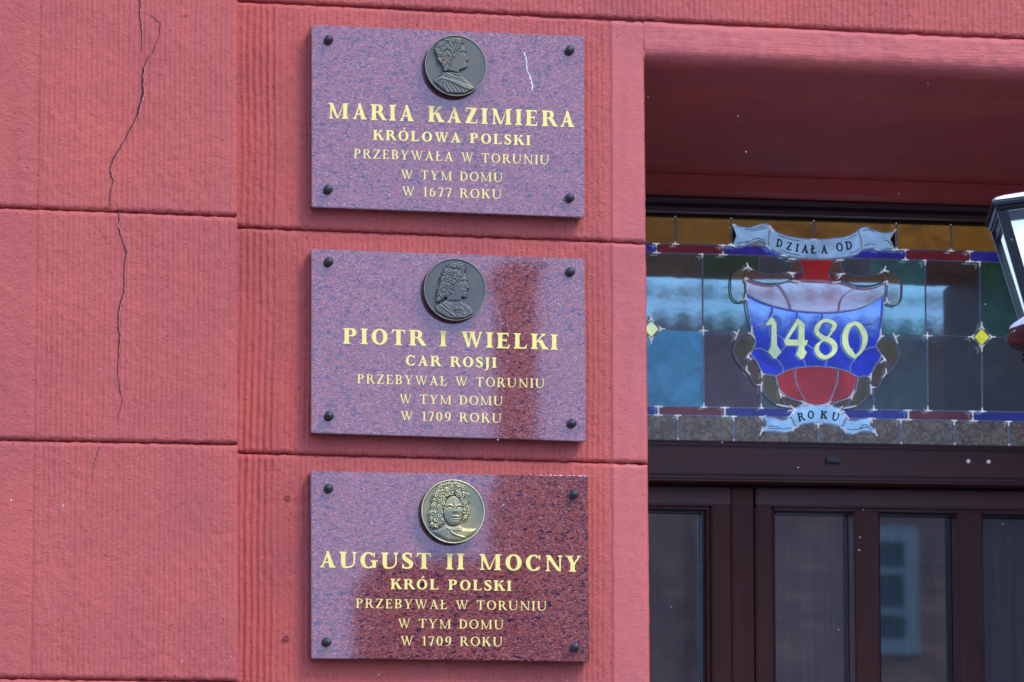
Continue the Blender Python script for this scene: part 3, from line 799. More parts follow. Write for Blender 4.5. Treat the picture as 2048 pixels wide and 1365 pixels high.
# ------------------------------------------------------------------ transom window: frame, panes, leads
YG = YD+.095       # plane of the coloured glass
def bar(name, l, r, yt0, yt1, yb0, yb1, Y, d, mt, parent, bevel=.002):
    """horizontal member: photo x of both ends, y of its upper and lower edge at both ends"""
    q = [W(l, yt0, Y), W(r, yt1, Y), W(r, yb1, Y), W(l, yb0, Y)]
    mb = MB(); mb.hexa(q, [v+Vector((0, d, 0)) for v in q]); return mb.build(name, mt, parent, bevel=bevel)
def vbar(name, xl0, xr0, yt, xl1, xr1, yb, Y, d, mt, parent, bevel=.002):
    q = [W(xl0, yt, Y), W(xr0, yt, Y), W(xr1, yb, Y), W(xl1, yb, Y)]
    mb = MB(); mb.hexa(q, [v+Vector((0, d, 0)) for v in q]); return mb.build(name, mt, parent, bevel=bevel)
XA, XB = 1240, 2215
def ext(y1300, y2048): s = (y2048-y1300)/748.; return (y1300+s*(XA-1300), y1300+s*(XB-1300))
twc = W(1634, 650, YG)
tw = empty('transom_window', (twc.x, YG, twc.z), house)
tw['label'] = 'leaded stained glass transom with blue shield reading 1480'
def hb_(name, a, b, c, d, Y, dep, mt, par, bevel=.002):
    t = ext(a, b); u = ext(c, d); return bar(name, XA, XB, t[0], t[1], u[0], u[1], Y, dep, mt, par, bevel)
hb_('window_frame', 378, 400, 396, 418, YD+.10, .05, M_bead, tw)  # dark bar in the recess, lintel shade put into its colour
hb_('window_frame', 393, 416, 403.5, 426, YD+.02, .09, M_frame, tw)
hb_('window_frame', 403.5, 426.3, 412, 434, YD+.05, .06, M_woodh, tw)
hb_('window_frame', 412.3, 434.3, 421, 442.5, YD+.035, .05, M_frame, tw)
hb_('window_frame', 421.3, 443, 430, 452, YD+.07, .03, M_dark, tw, 0)
hb_('glazing_bead', 879, 892, 884, 898.5, YD+.065, .05, M_woodh, tw)
hb_('glazing_bead', 884.3, 898.8, 892.5, 905.5, YD+.03, .08, M_woodh, tw, .004)

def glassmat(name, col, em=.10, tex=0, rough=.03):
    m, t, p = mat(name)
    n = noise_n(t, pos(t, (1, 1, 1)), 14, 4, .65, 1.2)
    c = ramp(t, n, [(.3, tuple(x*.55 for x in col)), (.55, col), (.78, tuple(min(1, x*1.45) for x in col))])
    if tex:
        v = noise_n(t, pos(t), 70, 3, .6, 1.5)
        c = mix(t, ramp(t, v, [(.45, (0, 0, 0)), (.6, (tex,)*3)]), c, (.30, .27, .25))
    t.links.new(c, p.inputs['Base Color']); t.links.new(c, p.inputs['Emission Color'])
    p.inputs['Emission Strength'].default_value = em  # self-glow stands in for light shining through from inside
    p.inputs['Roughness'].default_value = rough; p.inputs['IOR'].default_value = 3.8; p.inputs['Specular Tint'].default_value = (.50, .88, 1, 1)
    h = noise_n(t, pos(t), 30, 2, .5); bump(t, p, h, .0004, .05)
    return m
GM = {
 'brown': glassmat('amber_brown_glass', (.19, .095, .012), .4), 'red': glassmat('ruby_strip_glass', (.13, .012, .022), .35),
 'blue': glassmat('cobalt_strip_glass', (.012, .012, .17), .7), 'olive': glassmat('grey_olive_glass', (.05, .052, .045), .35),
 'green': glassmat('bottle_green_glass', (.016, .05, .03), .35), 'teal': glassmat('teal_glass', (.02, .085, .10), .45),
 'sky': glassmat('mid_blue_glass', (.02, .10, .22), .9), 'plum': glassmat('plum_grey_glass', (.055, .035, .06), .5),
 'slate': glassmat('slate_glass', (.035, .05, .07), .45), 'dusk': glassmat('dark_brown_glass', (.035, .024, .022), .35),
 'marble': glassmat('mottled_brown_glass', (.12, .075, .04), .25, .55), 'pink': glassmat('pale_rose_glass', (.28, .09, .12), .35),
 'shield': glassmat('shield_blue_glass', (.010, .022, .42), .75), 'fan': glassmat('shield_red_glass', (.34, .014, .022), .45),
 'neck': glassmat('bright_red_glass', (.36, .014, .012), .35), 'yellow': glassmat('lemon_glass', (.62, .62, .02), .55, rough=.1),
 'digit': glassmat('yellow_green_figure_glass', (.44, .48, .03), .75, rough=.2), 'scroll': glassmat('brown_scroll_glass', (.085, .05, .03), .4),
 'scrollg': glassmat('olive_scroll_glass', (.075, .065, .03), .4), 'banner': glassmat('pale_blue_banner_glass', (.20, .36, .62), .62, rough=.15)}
def pane(pts, m, layer=0, name='pane', parent=None, th=.003):
    mb = MB(); mb.prism([tuple(W(x, y, YG-layer*.0022)) for x, y in pts], th)
    return mb.build(name, GM[m], parent or tw)
def lead(pts, w=2.4, layer=1.2, name='lead_came', mt=None):
    q = catmull(pts, 4) if len(pts) > 2 else pts
    mb = MB(); Y = YG-layer*.0022; mt = mt or (M_lead if layer < 7 else M_leadp)
    for quad in stroke([(a, b) for a, b in q], [w]*len(q)):
        mb.prism([tuple(W(x, y, Y)) for x, y in quad], .004)
    return mb.build(name, mt or M_lead, tw)
# guide lines in photo pixels
la = lambda x: 429+.031*(x-1293)
lb = lambda x: 487+.0245*(x-1293)
lc = lambda x: 505.5+.028*(x-1305)
lm = lambda x: 659.6+.0225*(x-1320)
ld = lambda x: 813+.0155*(x-1297)
le = lambda x: 830+.0185*(x-1300)
lf = lambda x: 880+.0178*(x-1297)
def row(xs, ft, fb, ms):
    for a, b, m in zip(xs[:-1], xs[1:], ms):
        pane([(a, ft(a)), (b, ft(b)), (b, fb(b)), (a, fb(a))], m)
row([XA, 1351, 1463, 1628, 1793, 1902, 2010, 2120, XB], la, lb, ['brown']*8)
row([XA, 1313, 1446, 1811, 1940, 2070, XB], lb, lc, ['blue', 'red', 'blue', 'red', 'blue', 'red'])
row([XA, 1405, 1518, 1741, 1851, 1960, 2080, XB], lc, lm, ['olive', 'green', 'slate', 'teal', 'dusk', 'green', 'sky'])
row([XA, 1407, 1523, 1747, 1855, 1964, 2080, XB], lm, ld, ['sky', 'plum', 'slate', 'slate', 'dusk', 'dusk', 'sky'])
row([XA, 1317, 1450, 1817, 1946, 2075, XB], ld, le, ['blue', 'red', 'blue', 'red', 'blue', 'red'])
row([XA, 1355, 1467, 1637, 1802, 1909, 2018, 2125, XB], le, lf, ['marble']*8)
for f in (la, lb, lc, lm, ld, le): lead([(XA, f(XA)), (XB, f(XB))], 2.4 if f is not lm else 1.6)
for xs, f, g in (([1351, 1463, 1628, 1793, 1902, 2010, 2120], la, lb), ([1313, 1446, 1811, 1940, 2070], lb, lc), ([1405, 1518, 1741, 1851, 1960, 2080], lc, lm),
                 ([1407, 1523, 1747, 1855, 1964, 2080], lm, ld), ([1317, 1450, 1817, 1946, 2075], ld, le), ([1355, 1467, 1637, 1802, 1909, 2018, 2125], le, lf)):
    for x in xs:
        if f is lc and x in (1518, 1741): lead([(x, f(x)), (x, f(x)+36)], 2)
        elif f is lm and x in (1523, 1747): lead([(x, 760), (x, g(x))], 3)
        elif x == 1628: lead([(x, la(x)), (x+1, 478)], 3)
        elif x == 1637: lead([(x, 848), (x+1, lf(x))], 3)
        else: lead([(x, f(x)), (x+1.2, g(x))], 3 if f not in (lc, lm) else 2.4)
# solder joints, joined
sol = MB()
def solder(cx, cy, dirs, w=2.6):
    Y = YG-8*.0022
    for dx, dy in dirs:
        for quad in stroke([(cx, cy), (cx+dx*.5, cy+dy*.5), (cx+dx, cy+dy)], [w, w*.95, w*.7]):
            sol.prism([tuple(W(x, y, Y)) for x, y in quad], .004)
random.seed(11)
def j(a): return a*random.uniform(.8, 1.2)
for x in (1351, 1463, 1628, 1793, 1902):
    solder(x, la(x), [(-j(8), -.3), (j(3), .1), (0, j(3))], 2)
    if x != 1628: solder(x, lb(x), [(-j(7), -.2), (j(7), .2), (0, -j(5))])
for x in (1313, 1446, 1811, 1940):
    solder(x, lb(x), [(-j(8), -.2), (j(7), .2), (0, j(5))]); solder(x, lc(x), [(-j(7), -.2), (j(8), .2), (0, -j(5))])
for x in (1317, 1450, 1817, 1946):
    solder(x, ld(x), [(-j(9), -.2), (j(8), .2), (0, j(9))], 3.2); solder(x, le(x), [(-j(8), -.2), (j(9), .2), (0, -j(9))], 3.2)
for x in (1405, 1851, 1960): solder(x, lc(x), [(-j(7), 0), (j(3), 0), (0, j(8))], 2.4)
for x in (1407, 1855): solder(x, lm(x), [(-j(9), -.2), (j(9), .2), (0, j(8)), (0, -j(9))], 2.8)
for x in (1408, 1523, 1748, 1856, 1965): solder(x, ld(x), [(-j(6), 0), (j(7), 0), (0, -j(9))], 3.2)
for x in (1355, 1467, 1802, 1909, 2018): solder(x, le(x), [(-j(7), 0), (j(7), .1), (0, j(8))], 3); solder(x+1, lf(x)-1, [(0, -j(4))], 3)
solder(1637, 848, [(-8, 0), (8, 0), (0, 9)], 3); solder(1628, 479, [(-6, 0), (6, 0)], 2.2)
# diamonds
for cx, cy in ((1303, 658), (1964, 674)):
    d = [(cx, cy-21), (cx+20, cy), (cx, cy+21), (cx-20, cy)]
    pane(d, 'slate', 1)
    pane([(cx, cy-15), (cx+14, cy+.3), (cx, cy+16), (cx-14, cy-.3)], 'yellow', 3)
    dd = d+[d[0]]
    for a, b in zip(dd[:-1], dd[1:]): lead([a, b], 2.2)
    for (px_, py_), (ux, uy) in zip(d, ((0, -1), (1, 0), (0, 1), (-1, 0))):
        solder(px_, py_, [(ux*8, uy*9), (-ux*5+uy*5, -uy*6+ux*5), (-ux*5-uy*5, -uy*6-ux*5)], 2.8)
MIRX = 1633
def mir(pts): return [(2*MIRX-x, y+.022*(2*(MIRX-x))) for x, y in pts]
# scrollwork, left then mirrored right
scr = [
 ([(1497, 534), (1481, 538), (1468, 548), (1462, 562), (1463, 590), (1472, 603), (1484, 604), (1492, 597), (1491, 553)], 'scrollg'),
 ([(1497, 534), (1510, 541), (1530, 548), (1550, 549), (1570, 545), (1577, 546), (1581, 554), (1583, 560), (1560, 566), (1530, 567), (1508, 562), (1491, 553)], 'scroll'),
 ([(1585, 518), (1597, 522), (1604, 534), (1605, 546), (1580, 545), (1583, 530)], 'scroll'),
 ([(1580, 545), (1605, 546), (1603, 558), (1592, 563), (1583, 558)], 'red'),
 ([(1473, 684), (1480, 672), (1490, 668), (1504, 671), (1511, 683), (1510, 696), (1503, 706), (1494, 715), (1493, 741), (1480, 728), (1470, 712), (1467, 698)], 'scrollg'),
 ([(1495, 718), (1505, 719), (1513, 723), (1522, 739), (1524, 765), (1517, 772), (1508, 766), (1500, 750), (1494, 736)], 'scroll'),
 ([(1526, 752), (1540, 747), (1553, 756), (1558, 774), (1561, 792), (1572, 811), (1556, 810), (1540, 798), (1527, 783)], 'scrollg'),
 ([(1561, 790), (1583, 800), (1609, 804), (1618, 811), (1590, 817), (1572, 811)], 'scroll')]
for pts, m in scr:
    for k, pp in enumerate((pts, mir(pts))):
        pane(catmull(pp+[pp[0]], 3)[:-1], m, 2, 'scroll_pane')
        lead(pp+[pp[0]], 2.0, 5)
for pt, dirs in (((1497, 535), [(-9, 3), (8, 5), (-3, -9)]), ((1492, 597), [(-7, 3), (6, 5), (0, -8)]), ((1491, 556), [(0, 8), (7, 3)]), ((1475, 668), [(-8, -5), (4, -9), (-5, 12)]), ((1504, 668), [(-7, -2), (0, -16), (6, 9)]),
                 ((1496, 713), [(8, 7), (6, -9), (-2, 4)]), ((1493, 740), [(8, 10), (1, -9)]), ((1524, 748), [(-1, -7), (5, 2), (0, 8)]), ((1523, 770), [(-8, 0), (0, 14), (2, -6)]), ((1561, 788), [(-3, -10), (9, 6), (2, 9)]),
                 ((1567, 812), [(-14, -3), (12, 2)]), ((1583, 546), [(-8, -1), (9, 1), (5, 9)]), ((1585, 518), [(-7, 0), (8, 1)]), ((1592, 563), [(-8, -2), (9, 1)]), ((1612, 808), [(-9, -6), (-12, 4), (14, 3)]), ((1592, 820), [(-12, -9), (-10, 9), (-16, 2)])):
    solder(*pt, dirs, 3)
    mp = mir([pt])[0]; solder(*mp, [(-a, b) for a, b in dirs], 3)
# red neck and shield
pane(catmull([(1598, 519), (1667, 521), (1660, 534), (1657, 546), (1659, 556), (1664, 563), (1604, 562), (1605, 546), (1603, 532), (1598, 519)], 3)[:-1], 'neck', 3, 'shield_pane')
TOPC = [(1491, 556), (1510, 566), (1545, 571), (1583, 562), (1634, 563), (1683, 566), (1720, 577), (1750, 575), (1770, 567)]
MIDC = [(1492, 586), (1515, 600), (1545, 611), (1583, 620), (1634, 625), (1684, 623), (1722, 616), (1745, 606), (1768, 590)]
FANT = [(1552, 753), (1575, 741), (1600, 735), (1634, 733), (1668, 736), (1695, 743), (1717, 755)]
SL = [(1492, 586), (1495, 610), (1500, 640), (1507, 668), (1511, 684), (1503, 708), (1513, 722), (1524, 744), (1530, 748), (1552, 753)]
SR = [(1717, 755), (1738, 752), (1744, 746), (1752, 730), (1763, 712), (1753, 693), (1757, 680), (1762, 660), (1766, 625), (1768, 590)]
pane(catmull(TOPC, 3)+catmull(MIDC[::-1], 3), 'pink', 3, 'shield_pane')
# the blue field, split where the leads cross it
xs_ = [1492, 1545, 1583, 1634, 1684, 1722, 1768]
def yat(C, x):
    for a, b in zip(C[:-1], C[1:]):
        if a[0] <= x <= b[0]: return a[1]+(b[1]-a[1])*(x-a[0])/(b[0]-a[0])
    return C[-1][1] if x > C[-1][0] else C[0][1]
pane(catmull(SL, 3)+catmull([(1552, 753), (1568, 744), (1567, 728), (1553, 712), (1537, 700), (1545, 640), (1553, 634), (1558, 613)], 3)+[(1545, 611), (1515, 600)], 'shield', 3, 'shield_pane')
pane([(1558, 614), (1553, 634), (1545, 640), (1537, 700), (1553, 716), (1567, 728), (1568, 744), (1600, 735), (1611, 734), (1609, 722), (1600, 700), (1597, 640), (1596, 622), (1583, 620)], 'shield', 3.3, 'shield_pane')
pane([(1596, 622), (1597, 640), (1600, 700), (1609, 722), (1611, 734), (1634, 733), (1650, 734), (1654, 722), (1653, 640), (1646, 625), (1634, 625)], 'shield', 3.6, 'shield_pane')
pane([(1646, 625), (1653, 640), (1654, 722), (1650, 734), (1668, 736), (1700, 745), (1703, 728), (1712, 716), (1711, 640), (1700, 620), (1684, 623)], 'shield', 3.3, 'shield_pane')
pane([(1700, 620), (1711, 640), (1712, 716), (1703, 728), (1700, 745), (1717, 755)]+catmull(SR, 3)+[(1745, 606), (1722, 616)], 'shield', 3.0, 'shield_pane')
for C in (TOPC, MIDC, FANT, SL, SR): lead(C, 2.2, 7)
for C in ([(1552, 565), (1566, 580), (1577, 600), (1583, 620)], [(1712, 574), (1690, 590), (1681, 605), (1679, 624)], [(1547, 612), (1545, 625), (1541, 634)], [(1596, 622), (1596, 637)], [(1646, 625), (1646, 640)], [(1510, 655), (1525, 651), (1534, 645)],
          [(1505, 700), (1520, 697), (1535, 704), (1553, 718), (1566, 735), (1567, 745)], [(1608, 719), (1612, 734)], [(1654, 720), (1651, 734)], [(1763, 633), (1748, 646), (1725, 648)], [(1711, 718), (1702, 730), (1701, 745)],
          [(1556, 670), (1568, 680), (1571, 692), (1562, 703)], [(1616, 690), (1629, 700)], [(1730, 700), (1742, 695), (1752, 694)]):
    lead(C, 1.8, 7)
# the red fan under the field
FL = [(1552, 753), (1557, 775), (1570, 790), (1590, 800), (1612, 806), (1618, 810)]
FR = [(1664, 811), (1672, 806), (1690, 799), (1708, 790), (1714, 772), (1717, 755)]
pane(catmull([(1552, 753), (1575, 741), (1591, 737)], 3)+catmull([(1592, 760), (1600, 785), (1614, 808)], 3)+catmull(FL[::-1], 3)[2:], 'fan', 3, 'shield_pane')
pane([(1591, 737), (1612, 734), (1634, 733), (1660, 735), (1677, 738), (1675, 762), (1668, 785), (1655, 811), (1614, 809), (1600, 785), (1592, 760)], 'fan', 3, 'shield_pane')
pane([(1677, 738), (1695, 743), (1717, 755), (1714, 772), (1708, 790), (1690, 799), (1672, 806), (1657, 811), (1668, 785), (1675, 762)], 'fan', 3, 'shield_pane')
lead([(1591, 737), (1592, 762), (1602, 787), (1616, 809)], 2.2, 7); lead([(1677, 738), (1675, 762), (1668, 785), (1655, 811)], 2.2, 7)
lead(FL, 2.2, 7); lead(FR, 2.2, 7)
# figures 1480
def figure(pieces):
    mb = MB(); Y = YG-.0185
    k = 0
    for quads in pieces:
        for qd in quads:
            k += 1; mb.prism([tuple(W(x, y, Y-(k % 7)*.00005)) for x, y in qd], .004)
    mb2 = mb.build('figure', GM['digit'], tw); return mb2
def fs_(P): return vstroke(P, 5)
figure([fs_([(1533, 650, 2), (1540, 645, 9), (1546, 637, 8)]), [[(1540, 640), (1543, 634), (1553, 646), (1554, 690), (1563, 705), (1552, 717), (1549, 718), (1537, 704), (1543, 693), (1544, 652)]]])
figure([[[(1595, 637), (1601, 643), (1576, 680), (1569, 681)]], [[(1595, 637), (1609, 648), (1609, 700), (1614, 705), (1608, 716), (1603, 719), (1593, 709), (1598, 698), (1598, 650)]], [[(1568, 681), (1572, 679), (1616, 681), (1613, 691), (1572, 691)]]])
figure([fs_([(1664, 662, 7), (1670, 650, 8), (1658, 642, 7), (1645, 643, 6), (1636, 653, 9), (1634, 664, 8), (1645, 675, 9), (1662, 682, 10), (1670, 693, 10), (1667, 706, 8), (1652, 715, 8), (1640, 710, 9), (1634, 698, 8), (1638, 686, 4)]), fs_([(1664, 664, 4), (1655, 676, 3), (1642, 684, 4), (1635, 694, 5)])])
figure([fs_([(1712, 646, 6), (1698, 653, 9), (1691, 672, 11), (1693, 692, 11), (1703, 707, 10), (1713, 716, 5)]), fs_([(1708, 645, 5), (1720, 652, 9), (1729, 668, 11), (1730, 685, 9), (1723, 702, 6), (1710, 715, 4)])])
# banners
BT_ = [(1541, 456), (1553, 464), (1570, 471), (1588, 475), (1610, 478), (1634, 479), (1660, 477.5), (1681, 475), (1700, 471), (1715, 462)]
BB_ = [(1724, 500), (1716, 508), (1700, 513), (1681, 516), (1650, 518), (1618, 517.5), (1590, 515), (1568, 509), (1547, 501), (1538, 493)]
ban = pane(catmull(BT_, 3)+catmull(BB_, 3), 'banner', 6.5, 'banner')
LTt = [(1465, 449), (1480, 453), (1497, 455), (1513, 451), (1530, 447), (1541, 453)]
LTb = [(1535, 492), (1524, 486), (1512, 484), (1498, 488), (1485, 494), (1467, 491), (1474, 471)]
pane(catmull(LTt, 3)+[(1536, 475)]+LTb, 'banner', 6.5, 'banner')
RTt = [(1716, 461), (1724, 455), (1735, 455), (1750, 461), (1768, 466), (1789, 463)]
RTb = [(1780, 479), (1790, 500), (1778, 501), (1762, 499), (1745, 497), (1725, 500)]
pane(catmull(RTt, 3)+RTb, 'banner', 6.5, 'banner')
B2 = [(1582, 830), (1590, 817), (1610, 811.5), (1636, 810.5), (1665, 813), (1684, 820), (1691, 831), (1689, 849), (1682, 853), (1662, 848), (1636, 846), (1610, 847.5), (1594, 853), (1587, 848)]
pane(B2, 'banner', 6.5, 'banner')
B2L = [(1526, 834), (1544, 835), (1566, 841), (1582, 836), (1592, 856), (1574, 865), (1548, 862), (1523, 862), (1534, 849)]
B2R = [(1692, 837), (1706, 842), (1724, 838), (1743, 838), (1740, 850), (1750, 864), (1726, 862), (1705, 869), (1688, 862), (1684, 853)]
pane(B2L, 'banner', 6.5, 'banner'); pane(B2R, 'banner', 6.5, 'banner')
for C in (BT_, BB_, LTt, [(1467, 491), (1485, 494), (1498, 488), (1512, 484), (1524, 486), (1535, 492)], RTt, RTb[1:], [(1541, 453), (1537, 475), (1538, 493)], [(1716, 461), (1722, 480), (1724, 500)], B2+[B2[0]], B2L+[B2L[0]], B2R+[B2R[0]]):
    lead(C, 2.4, 7)
for pt, dirs in (((1465, 449), [(8, 2)]), ((1466, 491), [(-8, -3), (8, 3)]), ((1543, 457), [(6, 6), (-4, -6)]), ((1536, 493), [(-5, -3), (7, 7)]), ((1575, 512), [(-14, -2), (-9, -1)]), ((1788, 463), [(5, -4)]), ((1755, 499), [(7, 1), (-5, -1)]), ((1790, 500), [(6, 0), (-6, 0)]),
                 ((1524, 834), [(-6, 0), (9, -2), (0, 7)]), ((1524, 862), [(-4, 10), (2, -9), (4, -1)]), ((1589, 856), [(-4, 7), (9, -3), (-5, -2)]), ((1688, 858), [(6, 9), (-7, -4)]), ((1742, 837), [(-6, 0), (10, 1), (3, 9)]), ((1750, 864), [(-5, 0), (5, 9), (0, -6)]), ((1582, 832), [(-7, 3), (6, -8)]), ((1691, 829), [(8, 10), (-2, 8)])):
    solder(*pt, dirs, 3)
so_ = sol.build('solder', M_solder, tw); so_['kind'] = 'stuff'
# drawn folds on the ribbons
def inkline(P, w=1.0):
    return [[tuple(W(x, y, YG-.0165)) for x, y in q] for q in stroke(catmull(P, 4), [w]*len(catmull(P, 4)))]
ink = MB()
for P in ([(1490, 459), (1510, 458), (1528, 452)], [(1500, 463), (1518, 460), (1534, 456)], [(1516, 481), (1526, 484), (1533, 489)], [(1490, 488), (1502, 482), (1514, 477), (1530, 482)], [(1475, 487), (1490, 484), (1500, 483)],
          [(1726, 462), (1738, 459), (1748, 464)], [(1728, 492), (1742, 488), (1752, 491)], [(1770, 481), (1777, 483), (1784, 492)], [(1771, 497), (1780, 497), (1786, 499)], [(1555, 470), (1580, 479), (1600, 482)], [(1560, 500), (1580, 507), (1600, 511)],
          [(1690, 480), (1704, 475), (1714, 470)], [(1700, 507), (1712, 503), (1720, 497)], [(1536, 856), (1555, 858), (1574, 858), (1586, 854)], [(1538, 852), (1550, 853), (1560, 856)], [(1694, 858), (1710, 860), (1726, 856)], [(1722, 852), (1732, 850), (1740, 855)], [(1720, 856), (1734, 855), (1744, 861)]):
    for qd in inkline(P, 1.2): ink.prism(qd, .001)
ink.build('drawn_folds', M_ink, tw)
for pts in ([(1465, 451), (1473, 471), (1465, 490)], [(1790, 465), (1781, 479), (1791, 499)]):
    mb = MB(); mb.prism([tuple(W(x, y, YG-.0162)) for x, y in pts], .001); mb.build('dark_notch', M_ink, tw)
lt = MB()
for ch, x, y, rot, cap in (('D', 1551, 494, 8, 16), ('Z', 1571, 500, 9, 16), ('I', 1590, 504, 8, 16), ('A', 1602, 506, 4, 17), ('Ł', 1621, 508, 0, 17), ('A', 1641, 508, -2, 17), ('O', 1672, 504, -6, 17), ('D', 1692, 501, -12, 17)):
    if ch == 'O' and x == 1672: lt.build('banner_lettering', M_ink, tw); lt = MB()
    g, adv = glyph(ch, .2, .14); A = W(x, y, YG-.013); H = (W(x, y-cap, YG)-W(x, y, YG)).length; a = R(-rot-1.5)
    put_glyph(lt, [[(a_, b_) for a_, b_ in p_] for p_ in g], A, Vector((math.cos(a)*H*.92, 0, math.sin(a)*H*.92)), Vector((-math.sin(a)*H, 0, math.cos(a)*H)), YG-.0166, .001)
lt.build('banner_lettering', M_ink, tw)
lt = MB()
for ch, x, y, rot, cap in (('R', 1597, 844, -14, 17), ('O', 1615, 838.5, -5, 16), ('K', 1640, 837.5, 4, 16), ('U', 1662, 840, 12, 16)):
    g, adv = glyph(ch, .2, .14); A = W(x, y, YG-.013); H = (W(x, y-cap, YG)-W(x, y, YG)).length; a = R(-rot-1.5)
    put_glyph(lt, [[(a_, b_) for a_, b_ in p_] for p_ in g], A, Vector((math.cos(a)*H*.92, 0, math.sin(a)*H*.92)), Vector((-math.sin(a)*H, 0, math.cos(a)*H)), YG-.0166, .001)
lt.build('banner_lettering', M_ink, tw)

# ------------------------------------------------------------------ transom bar and door leaves
YDF = YD+.0        # face of the transom bar
tb = hb_('transom_bar', 892.8, 905.8, 951, 960.5, YDF, .12, M_woodh, house, .004)
hb_('drip_moulding', 951.3, 960.8, 960, 970, YDF-.018, .14, M_woodh, tb, .005)
hb_('shadow_gap', 960.3, 970.3, 973, 984, YDF+.05, .06, M_dark, tb, 0)  # near-black strip: shade under the moulding put into its colour
def small_plate(x0, y0, x1, y1, Y, th, name, mt, par):
    q = [W(x0, y0, Y-th), W(x1, y0+.4, Y-th), W(x1, y1+.4, Y-th), W(x0, y1, Y-th)]
    mb = MB(); mb.hexa(q, [v+Vector((0, th, 0)) for v in q]); return mb.build(name, mt, par, bevel=.0015)
small_plate(1654, 914.5, 1682, 924.5, YDF, .014, 'door_sensor', M_bead, tb)
for x, y in ((1936.5, 923), (1977, 924)):
    c = W(x, y, YDF); mb = MB(); mb.lathe([(.0044, 0), (.0044, .002), (.003, .0038), (.0001, .0042)], (c.x, YDF, c.z), 'y', 14); mb.build('screw_cap', M_screw, tb, smooth=True)
YL = YD+.045       # face of the door leaves
YGL = YL+.055      # door glass
m_g, t_, p_g = mat('door_glass')
for n_ in list(t_.nodes):
    if n_.type != 'OUTPUT_MATERIAL': t_.nodes.remove(n_)
tr = t_.nodes.new('ShaderNodeBsdfTransparent'); tr.inputs[0].default_value = (.72, .78, .80, 1)
gs = t_.nodes.new('ShaderNodeBsdfGlossy'); gs.inputs['Roughness'].default_value = .02; gs.inputs[0].default_value = (.95, .98, 1, 1)
fr = t_.nodes.new('ShaderNodeFresnel'); fr.inputs[0].default_value = 2.9
ms = t_.nodes.new('ShaderNodeMixShader')
hN = noise_n(t_, pos(t_), 6, 2, .5); bb = t_.nodes.new('ShaderNodeBump'); bb.inputs['Distance'].default_value = .0004; bb.inputs['Strength'].default_value = .1
t_.links.new(hN, bb.inputs['Height']); t_.links.new(bb.outputs[0], gs.inputs['Normal'])
t_.links.new(fr.outputs[0], ms.inputs[0]); t_.links.new(tr.outputs[0], ms.inputs[1]); t_.links.new(gs.outputs[0], ms.inputs[2])
t_.links.new(ms.outputs[0], [n for n in t_.nodes if n.type == 'OUTPUT_MATERIAL'][0].inputs[0])
ZB = .02
def column(name, pxl, pxr, ypx, Y, d, ztop_px, mt, par, bevel=.003, zb=ZB):
    """vertical member down to the sill"""
    xl = W(pxl, ypx, Y).x; xr = W(pxr, ypx, Y).x; mb = MB()
    mb.box((xl, Y, zb), (xr, Y+d, W((pxl+pxr)/2, ztop_px, Y).z)); return mb.build(name, mt, par, bevel=bevel)
def yl(x, a, b): return a+(b-a)*(x-1300)/748.
# left leaf
dl = empty('door', (W(1380, 1200, YL).x, YL, ZB), house)
dl['label'] = 'narrow left door leaf, half hidden by the jamb'
top_ = lambda x: yl(x, 972.5, 984)
bar('door_rail', 1236, 1463.6, top_(1236), top_(1464), top_(1236)+37, top_(1464)+37.5, YL, .06, M_woodh, dl, .003)
column('door_stile', 1424, 1463.6, 1200, YL+.0006, .06, top_(1444)+37.6, M_wood, dl)
column('meeting_post', 1464.4, 1508.4, 1200, YL-.006, .075, top_(1486)-.2, M_wood, dl)
bar('glazing_bead', 1236, 1421, top_(1236)+37.5, top_(1421)+38.5, top_(1236)+44, top_(1421)+45, YL+.014, .03, M_woodh, dl, .002)
column('glazing_bead', 1414, 1422.5, 1200, YL+.014, .03, top_(1420)+38.5, M_wood, dl)
bar('glazing_bead', 1236, 1412, top_(1236)+45, top_(1412)+46, top_(1236)+51, top_(1412)+52, YL+.034, .02, M_bead, dl, .002)
column('glazing_bead', 1404, 1412.5, 1200, YL+.034, .02, top_(1408)+46, M_bead, dl)
def gpane(pxl, pxr, ytop, par):
    xl = W(pxl, 1200, YGL).x; xr = W(pxr, 1200, YGL).x; mb = MB(); zt_ = W((pxl+pxr)/2, ytop, YGL).z
    mb.add([(xl, YGL, .5), (xr, YGL, .5), (xr, YGL, zt_), (xl, YGL, zt_)], [(0, 1, 2, 3)]); mb.build('glass_pane', m_g, par)
    # curtain behind, gathered in soft folds
    mb = MB(); vs = []; n = 60; Yc = YGL+.05
    for i in range(n+1):
        X = xl+(xr-xl)*i/n
        yy = Yc+.006*math.sin(X*70)+.004*math.sin(X*173+1)
        vs += [(X, yy, .3), (X, yy+.002*math.sin(X*50), zt_+.03)]
    mb.add(vs, [(2*i, 2*i+2, 2*i+3, 2*i+1) for i in range(n)]); mb.build('curtain', M_curtain, par, smooth=True)
    for fx in (.38, .80):
        X = xl+(xr-xl)*fx; mb = MB(); mb.box((X-.0012, Yc-.016, .3), (X+.0012, Yc-.0125, zt_+.02)); mb.build('curtain_seam', simple('curtain_seam_thread', (.16, .17, .19), .8), par)
gpane(1236, 1403, top_(1350)+50, dl)
bt = bar('door_rail', 1236, 1463.6, 2160, 2160, 2290, 2290, YL, .06, M_woodh, dl, .003)
